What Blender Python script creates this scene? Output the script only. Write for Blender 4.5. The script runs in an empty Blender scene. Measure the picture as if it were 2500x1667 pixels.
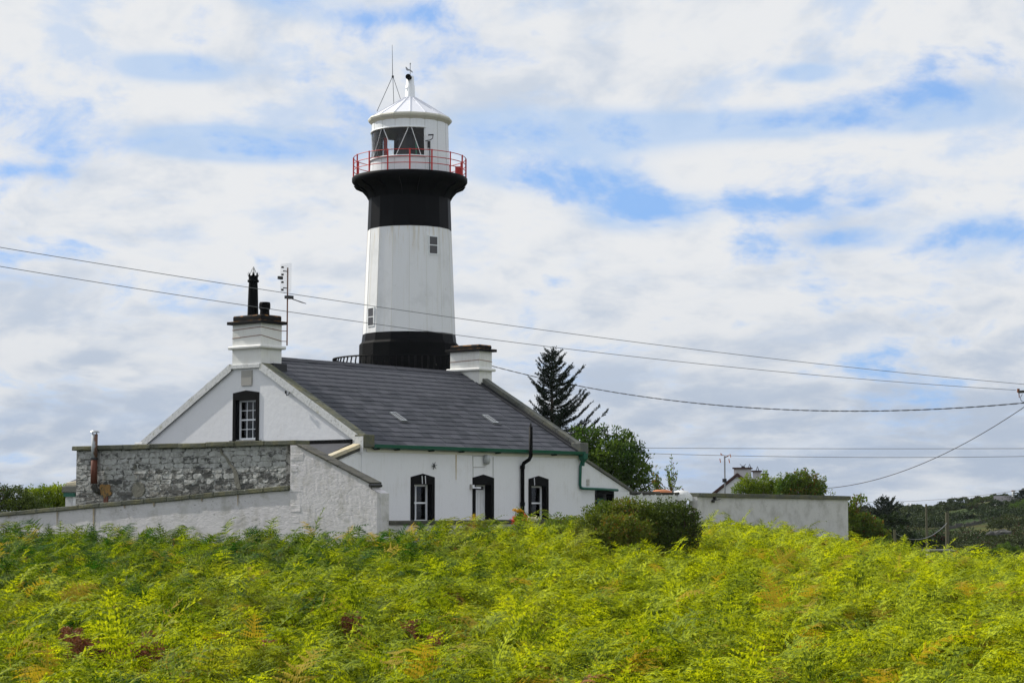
import bpy, math, random
import numpy as np
from mathutils import Vector, Matrix
R = math.radians
random.seed(7); rng = np.random.default_rng(7)
SC = bpy.context.scene
COL = SC.collection

# ---------------------------------------------------------------- camera, sky, sun, exposure
CZ = 3.0                      # camera height in the scene's own z
FPX = 4850.0                  # focal length in pixels of the 2500 px wide photograph
PITCH = math.atan(402 / FPX)
cam_d = bpy.data.cameras.new('camera'); cam = bpy.data.objects.new('camera', cam_d); COL.objects.link(cam)
cam_d.sensor_width = 36; cam_d.lens = 36 * FPX / 2500; cam_d.clip_start = 0.5; cam_d.clip_end = 40000
cam.location = (0, 0, CZ); cam.rotation_euler = (R(90) + PITCH, 0, 0)
SC.camera = cam

SUN_AZ, SUN_EL = R(59), R(40)     # left of the view direction, above the horizon
sun_dir = Vector((-math.sin(SUN_AZ) * math.cos(SUN_EL), math.cos(SUN_AZ) * math.cos(SUN_EL), math.sin(SUN_EL)))
sd = bpy.data.lights.new('sun', 'SUN'); sd.energy = 5.0; sd.angle = R(0.6); sd.color = (1.0, .95, .87)
so = bpy.data.objects.new('sun', sd); COL.objects.link(so); so.rotation_euler = sun_dir.to_track_quat('Z', 'Y').to_euler()
SC.view_settings.view_transform = 'Standard'; SC.view_settings.look = 'None'
SC.view_settings.exposure = 0.0; SC.view_settings.gamma = 1.0; SC.view_settings.use_curve_mapping = False

class NT:
    def __init__(s, tree): s.t = tree; s.n = tree.nodes; s.l = tree.links
    def put(s, sock, v):
        if isinstance(v, bpy.types.NodeSocket): s.l.new(v, sock)
        elif v is not None: sock.default_value = v
    def math(s, op, a, b=None, c=None, clamp=False):
        n = s.n.new('ShaderNodeMath'); n.operation = op; n.use_clamp = clamp
        s.put(n.inputs[0], a); s.put(n.inputs[1], b); s.put(n.inputs[2], c)
        return n.outputs[0]
    def noise(s, vec, scale, detail=4, rough=.55, dist=0):
        n = s.n.new('ShaderNodeTexNoise'); s.put(n.inputs['Vector'], vec)
        n.inputs['Scale'].default_value = scale; n.inputs['Detail'].default_value = detail
        n.inputs['Roughness'].default_value = rough; n.inputs['Distortion'].default_value = dist
        return n.outputs[0]
    def voro(s, vec, scale, feature='F1', out='Distance'):
        n = s.n.new('ShaderNodeTexVoronoi'); n.feature = feature; s.put(n.inputs['Vector'], vec)
        n.inputs['Scale'].default_value = scale
        return n.outputs[out]
    def mix(s, f, a, b, mode='MIX'):
        n = s.n.new('ShaderNodeMix'); n.data_type = 'RGBA'; n.blend_type = mode
        s.put(n.inputs[0], f)
        for k, v in ((6, a), (7, b)):
            if isinstance(v, (tuple, list)): v = tuple(v) + (1,) if len(v) == 3 else v
            s.put(n.inputs[k], v)
        return n.outputs[2]
    def ramp(s, f, lo, hi, a=0., b=1.):
        n = s.n.new('ShaderNodeMapRange'); n.interpolation_type = 'SMOOTHSTEP'
        s.put(n.inputs[0], f); n.inputs[1].default_value = lo; n.inputs[2].default_value = hi
        n.inputs[3].default_value = a; n.inputs[4].default_value = b
        return n.outputs[0]
    def scalevec(s, vec, sc, loc=(0, 0, 0)):
        n = s.n.new('ShaderNodeMapping'); s.put(n.inputs[0], vec)
        n.inputs['Scale'].default_value = sc; n.inputs['Location'].default_value = loc
        return n.outputs[0]
    def sep(s, vec):
        n = s.n.new('ShaderNodeSeparateXYZ'); s.put(n.inputs[0], vec); return n.outputs
    def comb(s, x, y, z):
        n = s.n.new('ShaderNodeCombineXYZ'); s.put(n.inputs[0], x); s.put(n.inputs[1], y); s.put(n.inputs[2], z); return n.outputs[0]

world = bpy.data.worlds.new('World'); SC.world = world; world.use_nodes = True
W = NT(world.node_tree); W.n.clear()
wo = W.n.new('ShaderNodeOutputWorld'); bg = W.n.new('ShaderNodeBackground')
sky = W.n.new('ShaderNodeTexSky'); sky.sky_type = 'NISHITA'; sky.sun_disc = False
sky.sun_elevation = SUN_EL; sky.sun_rotation = -SUN_AZ; sky.altitude = 20; sky.air_density = 1.0; sky.dust_density = .6; sky.ozone_density = 2.0
tc = W.n.new('ShaderNodeTexCoord')
dx, dy, dz = W.sep(tc.outputs['Generated'])
az = W.math('MULTIPLY', W.math('ARCTAN2', dx, dy), 57.2958)
el = W.math('MULTIPLY', W.math('ARCSINE', dz), 57.2958)
# cloud decks: streaks flatten towards the horizon
flat = W.math('LOGARITHM', W.math('ADD', W.math('MAXIMUM', dz, 0.0), .10), 2.718)
cv = W.comb(dx, dy, flat)
warp = W.noise(W.scalevec(cv, (4, 4, 3)), 1.0, 3, .5)
cv2 = W.comb(W.math('ADD', dx, W.math('MULTIPLY', warp, .10)), dy, W.math('ADD', flat, W.math('MULTIPLY', warp, .16)))
n1 = W.noise(W.scalevec(cv2, (11, 11, 5.0)), 1.0, 9, .56)
n2 = W.noise(W.scalevec(cv2, (8, 8, 4.2), (3.1, 1.7, .4)), 1.0, 8, .55)
n3 = W.noise(W.scalevec(cv2, (30, 30, 14), (7.7, 2.2, 5.1)), 1.0, 9, .60)
# blue gaps between the clouds: (azimuth, elevation, half width, half height, depth) in degrees
HOLES = [(-6.6,14.6,1.3,.35,.8),(-4.1,14.0,1.8,.30,.8),(-9.7,12.4,1.8,.30,.75),(-9.0,10.35,1.7,.33,1.0),(-6.4,10.25,1.7,.33,1.0),
         (0.6,10.7,3.4,.50,.95),(0.8,9.6,1.6,.36,.8),(3.9,8.45,1.5,.40,.9),(2.4,9.2,1.2,.40,.9),(9.0,10.9,4.2,.32,.8),
         (11.9,11.5,1.5,.35,.85),(13.6,7.6,1.5,.40,1.0),(9.6,7.6,1.2,.25,.8),(6.8,8.6,1.6,.28,.6),(-13.9,9.4,1.4,.20,.6),(-14,7.0,1.2,.15,.35),
         (8.5,12.3,.9,.22,.6),(-9,5.6,1.4,.13,.3),(-24,11,6,1.6,.8),(24,12,6,1.5,.8),(-2,24,9,2.0,.8),(30,25,10,3,.8),(-35,24,9,3,.8)]
hole = None
for (a0, e0, sa, se, st) in HOLES:
    u_ = W.math('DIVIDE', W.math('SUBTRACT', az, a0), sa * 1.15); v_ = W.math('DIVIDE', W.math('SUBTRACT', el, e0), se * 1.25)
    g = W.math('MULTIPLY', W.math('EXPONENT', W.math('MULTIPLY', W.math('ADD', W.math('MULTIPLY', u_, u_), W.math('MULTIPLY', v_, v_)), -1.0)), st)
    hole = g if hole is None else W.math('ADD', hole, g)
holef = W.ramp(W.math('ADD', W.math('MULTIPLY', W.math('MINIMUM', hole, 1.0), .80), W.math('MULTIPLY', W.math('SUBTRACT', W.math('MULTIPLY_ADD', n3, .45, W.math('MULTIPLY', n1, .55)), .5), 5.2)), .10, 1.0)
lowf = W.ramp(el, 0.0, 8.5)
nb = W.noise(W.scalevec(W.comb(W.math('ADD', W.math('ADD', dx, W.math('MULTIPLY', warp, .10)), -.012), dy, W.math('ADD', W.math('ADD', flat, W.math('MULTIPLY', warp, .16)), .045)), (11, 11, 5.0)), 1.0, 9, .56)
relief = W.math('MULTIPLY', W.math('SUBTRACT', n1, nb), 1.05)
shade = W.ramp(W.math('ADD', relief, W.math('ADD', W.math('MULTIPLY_ADD', n3, .50, W.math('MULTIPLY', n2, .50)), W.math('MULTIPLY', lowf, .18))), .40, .72)
cloud = W.mix(shade, W.mix(lowf, (.43, .505, .625), (.60, .665, .765)), W.mix(lowf, (.70, .73, .77), (.82, .835, .855)))
blue = W.mix(1.0, sky.outputs[0], (.085, .098, .118), 'MULTIPLY')
blue = W.mix(.7, blue, (.24, .49, .97))
veil = W.math('MULTIPLY', W.ramp(hole, .02, .45), W.ramp(n1, .40, .60, .70, .10))
n4 = W.noise(W.scalevec(cv2, (15, 15, 10), (1.3, 4.4, 2.2)), 1.0, 8, .6)
highf = W.ramp(el, 5.5, 9.5, .25, 1.0)
cloud = W.mix(W.math('MULTIPLY', W.math('MULTIPLY', W.ramp(n4, .50, .68), highf), .55), cloud, (.46, .62, .88))
cloud = W.mix(veil, cloud, (.42, .60, .88))
skyc = W.mix(holef, cloud, W.mix(.10, blue, cloud))
W.l.new(skyc, bg.inputs[0]); bg.inputs[1].default_value = 1.0
W.l.new(bg.outputs[0], wo.inputs[0])

# ---------------------------------------------------------------- places: a pixel of the photo at a ground distance Y
def at(x, y, Y):
    k = (833.5 - y) / FPX
    c, s = math.cos(PITCH), math.sin(PITCH)
    h = Y * (s + k * c) / (c - k * s)
    depth = Y * c + h * s
    return Vector(((x - 1250) / FPX * depth, Y, CZ + h))
def zat(y, Y): return at(1250, y, Y).z
AU = R(90 - 38.9)                         # cottage long axis
U = Vector((math.cos(AU), math.sin(AU), 0)); V = Vector((-math.sin(AU), math.cos(AU), 0))
C0 = Vector((-4.68, 62.0, CZ - 1.43))
def H(a, b, z=0): return C0 + U * a + V * b + Vector((0, 0, z))
def toab(x, y): return ((x - C0.x) * U.x + (y - C0.y) * U.y, (x - C0.x) * V.x + (y - C0.y) * V.y)

# ---------------------------------------------------------------- materials
MATS = {}
def mat(name, col=(.5, .5, .5), rough=.7, metal=0, build=None, spec=.4):
    m = bpy.data.materials.new(name); m.use_nodes = True
    b = m.node_tree.nodes['Principled BSDF']; b.inputs['Base Color'].default_value = tuple(col) + (1,)
    b.inputs['Roughness'].default_value = rough; b.inputs['Metallic'].default_value = metal
    b.inputs['Specular IOR Level'].default_value = spec
    t = NT(m.node_tree); t.b = b
    if build: build(t)
    MATS[name] = m; return m
def objco(t): return t.n.new('ShaderNodeTexCoord').outputs['Object']
def geopos(t): return t.n.new('ShaderNodeNewGeometry').outputs['Position']
def rnd_obj(t): return t.n.new('ShaderNodeObjectInfo').outputs['Random']
def bump(t, h, strength=.4, dist=.02):
    n = t.n.new('ShaderNodeBump'); n.inputs['Strength'].default_value = strength; n.inputs['Distance'].default_value = dist
    t.l.new(h, n.inputs['Height']); t.l.new(n.outputs[0], t.b.inputs['Normal'])
def setc(t, c): t.l.new(c, t.b.inputs['Base Color'])
def streaks(t, p, sx=14, sz=.7):
    return t.noise(t.scalevec(p, (sx, sx, sz)), 1.0, 4, .6)

def b_render(base, dirt, amt=.5, bs=.25):
    def f(t):
        p = objco(t)
        n = t.noise(p, 1.3, 5, .6); s = streaks(t, p)
        f1 = t.ramp(t.math('ADD', t.math('MULTIPLY', n, .6), t.math('MULTIPLY', s, .4)), .48, .80, 0, amt)
        c = t.mix(f1, base, dirt)
        c = t.mix(t.ramp(t.noise(p, 9, 3, .6), .62, .75, 0, .25), c, tuple(k * .72 for k in dirt))
        setc(t, c)
        bump(t, t.math('ADD', t.noise(p, 5, 5, .6), t.math('MULTIPLY', t.noise(p, 45, 3, .6), .35)), bs, .03)
    return f
mat('white_render', rough=.75, build=b_render((.74, .75, .76), (.50, .49, .44), .62))
mat('white_gable', rough=.75, build=b_render((.78, .79, .80), (.60, .59, .56), .4, .3))
mat('white_chimney', rough=.7, build=b_render((.76, .76, .73), (.50, .46, .36), .5, .2))
def b_tower(t):
    p = objco(t)
    s = streaks(t, p, 5, .18)
    c = t.mix(t.ramp(s, .5, .75, 0, .35), (.78, .79, .79), (.62, .60, .52))
    z = t.sep(p)[2]
    top = t.ramp(z, TW['band_b'] - 1.6, TW['band_b'], 0, 1)
    c = t.mix(t.math('MULTIPLY', top, t.ramp(t.noise(t.scalevec(p, (7, 7, .5)), 1, 3, .6), .5, .66, 0, .4)), c, (.52, .42, .22))
    c = t.mix(t.ramp(t.noise(p, 3.3, 3, .5), .70, .76, 0, .5), c, (.42, .30, .2))
    c = t.mix(t.ramp(t.noise(t.scalevec(p, (3.2, 3.2, .12), (4, 1, 0)), 1, 5, .7), .56, .72, 0, .45), c, (.50, .44, .30))
    c = t.mix(t.ramp(t.noise(p, .9, 5, .65), .52, .68, 0, .35), c, (.60, .61, .60))
    setc(t, c); bump(t, t.noise(p, 6, 5, .6), .3, .03)
def b_oldblack(t):
    p = objco(t)
    c = t.mix(t.ramp(t.noise(t.scalevec(p, (5, 5, 3)), 1, 5, .65), .66, .72, 0, .6), (.0025, .0028, .003), (.10, .095, .08))
    setc(t, c); bump(t, t.noise(p, 7, 4, .6), .6, .04)
mat('black_gloss', (.002, .0023, .003), .5, spec=.08)
mat('facet_line', (.70, .69, .65), .8)
mat('black_paint', (.0025, .0028, .003), .6, spec=.08)
mat('black_rough', rough=.7, build=b_oldblack, spec=.07)
def b_cap(t):
    p = objco(t)
    n = t.noise(p, 5, 4, .6)
    nz = t.sep(t.n.new('ShaderNodeNewGeometry').outputs['Normal'])[2]
    f = t.math('MULTIPLY', t.ramp(n, .45, .6), t.ramp(nz, .3, .9))
    setc(t, t.mix(f, (.014, .014, .014), (.34, .16, .04)))
mat('chimney_cap_black', rough=.85, build=b_cap, spec=.15)
mat('white_gloss', (.78, .80, .80), .4)
def b_lantern(t):
    p = objco(t); setc(t, t.mix(t.ramp(streaks(t, p, 6, .6), .5, .75, 0, .3), (.78, .80, .81), (.6, .6, .55)))
mat('lantern_white', rough=.5, build=b_lantern)
mat('roof_metal', (.72, .73, .78), .45)
mat('cream_trim', (.62, .60, .50), .6)
mat('red_paint', (.52, .035, .03), .5)
mat('red_screen', (.55, .01, .015), .35)
mat('green_screen', (.01, .22, .12), .3)
mat('dark_metal', (.03, .03, .032), .5, .3)
mat('grey_metal', (.30, .31, .32), .45, .6)
mat('rust', (.20, .07, .03), .85)
mat('orange_plastic', (.55, .20, .08), .6)
mat('green_gutter', (.004, .095, .060), .4)
mat('pvc_white', (.78, .80, .82), .4)
mat('curtain', (.55, .55, .53), .9)
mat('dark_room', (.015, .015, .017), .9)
mat('bright_steel', (.42, .44, .45), .4, .7)
mat('plaque_grey', (.36, .35, .32), .8)
mat('grey_lamp', (.36, .38, .38), .5)
def b_glass(t):
    t.b.inputs['Base Color'].default_value = (.02, .022, .025, 1); t.b.inputs['Roughness'].default_value = .08
    tr = t.n.new('ShaderNodeBsdfTransparent'); mx = t.n.new('ShaderNodeMixShader'); fr = t.n.new('ShaderNodeFresnel'); fr.inputs[0].default_value = 1.45
    gl = t.n.new('ShaderNodeBsdfGlossy'); gl.inputs['Roughness'].default_value = .02
    tr.inputs[0].default_value = (.85, .88, .88, 1)
    t.l.new(fr.outputs[0], mx.inputs[0]); t.l.new(tr.outputs[0], mx.inputs[1]); t.l.new(gl.outputs[0], mx.inputs[2])
    t.l.new(mx.outputs[0], t.n['Material Output'].inputs[0])
mat('glass', build=b_glass)
def b_slate(t):
    r = rnd_obj(t); p = objco(t)
    c = t.mix(r, (.018, .021, .030), (.058, .060, .074))
    c = t.mix(t.ramp(t.noise(geopos(t), 2.2, 5, .65), .5, .72, 0, .45), c, (.068, .074, .080))
    c = t.mix(t.ramp(t.noise(geopos(t), 14, 3, .6), .60, .75, 0, .35), c, (.040, .038, .048))
    setc(t, c); bump(t, t.noise(p, 16, 4, .6), .3, .01)
mat('slate', rough=.62, build=b_slate, spec=.3)
mat('ridge_slate', (.035, .036, .045), .7)
mat('lead', (.022, .023, .026), .6)
def b_coping(base, lich, dark):
    def f(t):
        p = geopos(t); r = rnd_obj(t)
        c = t.mix(t.ramp(t.noise(p, 2.0, 5, .65), .42, .62), base, lich)
        c = t.mix(t.ramp(t.noise(p, 6, 4, .65), .56, .70, 0, .75), c, dark)
        c = t.mix(t.ramp(t.noise(p, 15, 3, .6), .66, .74, 0, .8), c, (.42, .42, .38))
        c = t.mix(t.math('MULTIPLY', r, .35), c, (.05, .055, .045))
        setc(t, c); bump(t, t.noise(p, 12, 5, .65), .8, .03)
    return f
mat('lichen_stone', rough=.95, build=b_coping((.105, .112, .085), (.145, .140, .075), (.045, .046, .038)))
mat('grey_stone', rough=.95, build=b_coping((.12, .125, .115), (.15, .15, .115), (.06, .06, .056)))
mat('dark_stone', rough=.95, build=b_coping((.060, .058, .052), (.085, .08, .06), (.03, .03, .028)))
mat('cream_stone', rough=.9, build=b_coping((.62, .56, .42), (.50, .42, .26), (.40, .36, .28)))
def b_mottled(t):
    p = geopos(t)
    c = t.mix(t.ramp(t.noise(p, 11, 5, .7), .50, .72), (.66, .67, .66), (.36, .365, .34))
    c = t.mix(t.ramp(t.noise(p, 2.5, 3, .6), .58, .70, 0, .6), c, (.34, .33, .20))
    setc(t, c); bump(t, t.noise(p, 12, 4, .65), .5, .03)
mat('mottled_white', rough=.85, build=b_mottled)
def b_whitewash(t):
    p = objco(t); q = t.scalevec(p, (1, 1, 2.2))
    v = t.voro(t.mix(.12, q, t.n.new('ShaderNodeTexNoise').outputs[1]), 3.4, 'DISTANCE_TO_EDGE')
    n = t.noise(p, 1.6, 5, .62)
    c = t.mix(t.ramp(n, .46, .72), (.62, .60, .61), (.44, .425, .40))
    spots = t.math('MULTIPLY', t.ramp(t.noise(t.scalevec(p, (1, 1, 2)), 9, 4, .7), .585, .68), t.ramp(t.noise(p, .9, 2, .5), .40, .62))
    c = t.mix(t.math('MULTIPLY', spots, .8), c, (.16, .155, .135))
    z = t.sep(p)[2]
    setc(t, c)
    bump(t, t.math('ADD', t.math('MULTIPLY', t.ramp(v, 0, .10), .12), t.noise(t.scalevec(p, (1, 1, 1.7)), 5, 6, .62)), .28, .05)
mat('whitewash', rough=.85, build=b_whitewash)
def b_block(t):
    p = objco(t)
    c = t.mix(t.ramp(t.noise(p, 1.5, 6, .62), .42, .72), (.60, .59, .585), (.42, .41, .395))
    c = t.mix(t.ramp(t.noise(t.scalevec(p, (2.2, 2.2, 5)), 2.2, 5, .7), .60, .70, 0, .55), c, (.2, .195, .18))
    setc(t, c); bump(t, t.noise(p, 7, 6, .65), .55, .04)
mat('weathered_white', rough=.92, build=b_block)
def b_rubble(t):
    r = rnd_obj(t); p = geopos(t)
    dark = t.mix(r, (.055, .057, .055), (.17, .165, .150))
    wash = t.mix(t.ramp(t.noise(p, 6, 3, .6), .4, .6), (.44, .445, .43), (.33, .33, .315))
    z = t.sep(p)[2]
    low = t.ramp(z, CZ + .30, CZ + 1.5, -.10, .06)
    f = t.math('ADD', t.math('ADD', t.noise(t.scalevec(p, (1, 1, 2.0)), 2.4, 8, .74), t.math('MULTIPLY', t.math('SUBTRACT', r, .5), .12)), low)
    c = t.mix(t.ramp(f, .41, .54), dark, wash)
    c = t.mix(t.ramp(t.noise(p, 1.1, 4, .6), .60, .70, 0, .45), c, (.20, .185, .12))
    setc(t, c); bump(t, t.noise(p, 14, 4, .65), .8, .03)
mat('rubble', rough=.95, build=b_rubble)
def b_mortar(t):
    p = geopos(t)
    c = t.mix(t.ramp(t.noise(t.scalevec(p, (1, 1, 2)), 5, 5, .65), .42, .58), (.10, .10, .093), (.40, .40, .38))
    setc(t, c); bump(t, t.noise(p, 12, 4, .65), .8, .03)
mat('mortar', rough=.95, build=b_mortar)
mat('patch_cement', (.17, .165, .14), .95, build=b_coping((.16, .155, .13), (.19, .185, .15), (.10, .10, .09)))
def b_lichen(t):
    p = geopos(t); setc(t, t.mix(t.ramp(t.noise(p, 9, 4, .6), .45, .6), (.30, .17, .055), (.10, .085, .05)))
mat('orange_lichen', rough=1, build=b_lichen)
def b_wood(t):
    p = objco(t); setc(t, t.mix(t.noise(t.scalevec(p, (8, 8, .5)), 1, 4, .6), (.16, .155, .10), (.085, .08, .055)))
mat('pole_wood', rough=.95, build=b_wood, spec=.1)
mat('cable', (.03, .03, .032), .6)
mat('cable_grey', (.16, .16, .17), .6)

def leaf_mat(name, c1, c2, c3=None, trans=.45, patch=.8, rough=.55, f3=.0, instancer=False, c4=None):
    m = bpy.data.materials.new(name); m.use_nodes = True; t = NT(m.node_tree); t.n.clear()
    out = t.n.new('ShaderNodeOutputMaterial'); a = t.n.new('ShaderNodeAttribute'); a.attribute_name = 'tint' if instancer else 'rnd'
    a.attribute_type = 'INSTANCER' if instancer else 'GEOMETRY'
    r = a.outputs['Fac']
    p = geopos(t)
    n = t.noise(p, patch, 3, .55)
    f = t.math('ADD', t.math('MULTIPLY', r, .80 if instancer else .60), t.math('MULTIPLY_ADD', n, 1.9, -.80), clamp=True)
    c = t.mix(f, c1, c2)
    if instancer:
        hf = t.noise(p, 15, 2, .6)
        c = t.mix(1.0, c, t.mix(t.ramp(hf, .35, .65), (.24, .32, .30), (1.45, 1.38, 1.15)), 'MULTIPLY')  # shade of gaps between fronds put into the leaf colour, with bright flecks
    if c3: c = t.mix(t.ramp(r, 1 - f3 - .02, 1 - f3), c, c3)
    if c4:
        n4 = t.noise(p, .35, 3, .6)
        c = t.mix(t.math('MULTIPLY', t.ramp(n4, .56, .70), .5), c, c4)
    d = t.n.new('ShaderNodeBsdfPrincipled'); d.inputs['Roughness'].default_value = rough; d.inputs['Specular IOR Level'].default_value = .12
    tr = t.n.new('ShaderNodeBsdfTranslucent'); mx = t.n.new('ShaderNodeMixShader'); mx.inputs[0].default_value = trans
    t.l.new(c, d.inputs['Base Color'])
    t.l.new(t.mix(1.0, c, (1.25, 1.15, .55), 'MULTIPLY'), tr.inputs[0])
    t.l.new(d.outputs[0], mx.inputs[1]); t.l.new(tr.outputs[0], mx.inputs[2]); t.l.new(mx.outputs[0], out.inputs[0])
    MATS[name] = m; return m
leaf_mat('bracken', (.020, .085, .008), (.430, .500, .014), (.40, .30, .03), .42, 1.1, .7, .10, True, (.20, .19, .04))
leaf_mat('bracken_dead', (.20, .075, .03), (.30, .15, .06), None, .25, 1.0, .8, 0, True)
leaf_mat('spruce_needles', (.014, .026, .016), (.030, .045, .024), None, .08, .9)
leaf_mat('tree_leaf', (.035, .085, .018), (.120, .190, .028), None, .40, .9)
leaf_mat('olive_leaf', (.060, .110, .016), (.210, .240, .028), (.20, .11, .025), .30, 1.5, f3=.10)
leaf_mat('dark_leaf', (.035, .068, .014), (.110, .145, .024), (.07, .04, .04), .20, 1.2, f3=.12)
leaf_mat('hedge_leaf', (.08, .15, .014), (.27, .35, .022), None, .35, 1.0)
leaf_mat('garden_leaf', (.055, .120, .020), (.18, .24, .03), (.20, .10, .025), .35, 1.4, f3=.14)
leaf_mat('scrub_leaf', (.016, .034, .011), (.058, .075, .018), (.08, .038, .028), .15, .05, f3=.08)  # dark albedo stands in for cloud shadow lying on the hillside
leaf_mat('dock_seed', (.20, .070, .038), (.32, .145, .085), None, .2, 3)
leaf_mat('ragwort_yellow', (.60, .33, .02), (.75, .48, .04), None, .3, 3)
leaf_mat('red_petals', (.55, .02, .03), (.65, .05, .06), None, .3, 3)
leaf_mat('white_petals', (.7, .7, .68), (.8, .8, .8), None, .3, 3)
leaf_mat('dry_grass', (.30, .22, .12), (.42, .32, .20), None, .3, 3)
mat('bark', (.07, .055, .04), .95)
mat('stalk', (.12, .13, .03), .8)
def b_ground(t):
    p = geopos(t)
    n = t.noise(p, .05, 5, .6); n2 = t.noise(p, .6, 5, .6)
    c = t.mix(t.ramp(n2, .4, .65), (.020, .024, .010), (.050, .045, .020))
    far = t.ramp(t.sep(p)[1], 110, 140)
    hill = t.mix(t.ramp(n, .40, .60), (.035, .060, .018), (.085, .090, .030))
    hill = t.mix(t.ramp(t.noise(t.scalevec(p, (1, 2.4, 1), (9, 3, 0)), .03, 4, .6), .54, .64, 0, .8), hill, (.10, .075, .028))
    hill = t.mix(t.ramp(t.noise(p, .25, 5, .65), .50, .62, 0, .6), hill, (.018, .022, .010))
    setc(t, t.mix(far, c, hill)); bump(t, t.noise(p, .8, 6, .7), 1.0, .5)
mat('soil', rough=1, build=b_ground, spec=.05)
def b_sea(t):
    t.b.inputs['Roughness'].default_value = .25; bump(t, t.noise(geopos(t), .08, 5, .7), .5, 1.5)
mat('sea_water', (.02, .045, .07), build=b_sea)
mat('headland_rock', (.05, .07, .05), .95)
mat('far_white', (.75, .76, .77), .7)
mat('far_slate', (.09, .09, .10), .8)
mat('rock', rough=.95, build=b_coping((.07, .07, .066), (.10, .095, .085), (.03, .03, .028)))

# ---------------------------------------------------------------- mesh helpers
class MB:
    def __init__(s): s.v = []; s.f = []; s.mi = []; s.cur = 0
    def add(s, vs, fs):
        o = len(s.v); s.v += [tuple(v) for v in vs]; s.f += [tuple(i + o for i in f) for f in fs]; s.mi += [s.cur] * len(fs); return s
    def box(s, x0, x1, y0, y1, z0, z1):
        return s.add([(x0,y0,z0),(x1,y0,z0),(x1,y1,z0),(x0,y1,z0),(x0,y0,z1),(x1,y0,z1),(x1,y1,z1),(x0,y1,z1)],
                     [(0,3,2,1),(4,5,6,7),(0,1,5,4),(1,2,6,5),(2,3,7,6),(3,0,4,7)])
    def prism(s, poly, axis, lo, hi):
        """poly: 2-D points in the two axes left over, in x,y,z order; extruded along axis from lo to hi"""
        def P(p, w):
            q = list(p); q.insert(axis, w); return q
        n = len(poly)
        return s.add([P(p, lo) for p in poly] + [P(p, hi) for p in poly],
                     [tuple(range(n))[::-1], tuple(range(n, 2 * n))] + [(i, (i + 1) % n, n + (i + 1) % n, n + i) for i in range(n)])
    def tube(s, path, r, n=6, cap=True):
        path = [Vector(p) for p in path]; rs = r if isinstance(r, (list, tuple)) else [r] * len(path)
        o = len(s.v); prev = None
        for i, p in enumerate(path):
            d = (path[min(i + 1, len(path) - 1)] - path[max(i - 1, 0)]).normalized()
            if prev is None: x = d.orthogonal().normalized()
            else:
                x = prev - d * prev.dot(d)
                x = x.normalized() if x.length > 1e-6 else d.orthogonal().normalized()
            prev = x; y = d.cross(x)
            for k in range(n):
                a = 2 * math.pi * k / n; s.v.append(tuple(p + (x * math.cos(a) + y * math.sin(a)) * rs[i]))
        for i in range(len(path) - 1):
            for k in range(n):
                k2 = (k + 1) % n; s.f.append((o + i*n + k, o + i*n + k2, o + (i+1)*n + k2, o + (i+1)*n + k)); s.mi.append(s.cur)
        if cap:
            s.f.append(tuple(o + k for k in range(n))[::-1]); s.f.append(tuple(o + (len(path)-1)*n + k for k in range(n))); s.mi += [s.cur] * 2
        return s
    def lathe(s, prof, n=32, ph0=0, ph1=360, c=(0, 0)):
        full = abs(ph1 - ph0) >= 359.9; m = n if full else n + 1; o = len(s.v)
        for (r, z) in prof:
            for k in range(m):
                a = R(ph0 + (ph1 - ph0) * k / n); s.v.append((c[0] + r * math.sin(a), c[1] - r * math.cos(a), z))
        for i in range(len(prof) - 1):
            for k in range(n):
                k2 = (k + 1) % m; s.f.append((o + i*m + k, o + i*m + k2, o + (i+1)*m + k2, o + (i+1)*m + k)); s.mi.append(s.cur)
        return s
    def build(s, name, mats, parent=None, smooth=False, loc=None, bevel=0, label=None):
        me = bpy.data.meshes.new(name); me.from_pydata(s.v, [], s.f)
        for m in (mats if isinstance(mats, (list, tuple)) else [mats]): me.materials.append(MATS[m])
        if any(s.mi): me.polygons.foreach_set('material_index', s.mi)
        if smooth: me.polygons.foreach_set('use_smooth', [True] * len(me.polygons))
        me.update()
        o = bpy.data.objects.new(name, me); COL.objects.link(o)
        if parent: o.parent = parent
        if loc is not None: o.location = loc
        if bevel:
            b = o.modifiers.new('bevel', 'BEVEL'); b.width = bevel; b.segments = 1
        if label: o['label'] = label
        return o
def tag(o, label=None, cat=None, group=None, kind=None):
    if label: o['label'] = label
    if cat: o['category'] = cat
    if group: o['group'] = group
    if kind: o['kind'] = kind
    return o
def thing(name, label, cat, loc=(0, 0, 0), rz=0, group=None):
    o = bpy.data.objects.new(name, None); COL.objects.link(o); o.empty_display_size = .3
    o.location = loc; o.rotation_euler = (0, 0, rz)
    return tag(o, label, cat, group)
def share(o, parent, loc=None, rot=None, scale=None):
    c = o.copy(); COL.objects.link(c); c.parent = parent
    if loc is not None: c.location = loc
    if rot is not None: c.rotation_euler = rot
    if scale is not None: c.scale = scale
    return c
def jit(me, amp):
    n = len(me.vertices); co = np.empty(n * 3); me.vertices.foreach_get('co', co); co += rng.uniform(-amp, amp, n * 3); me.vertices.foreach_set('co', co); me.update()

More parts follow.
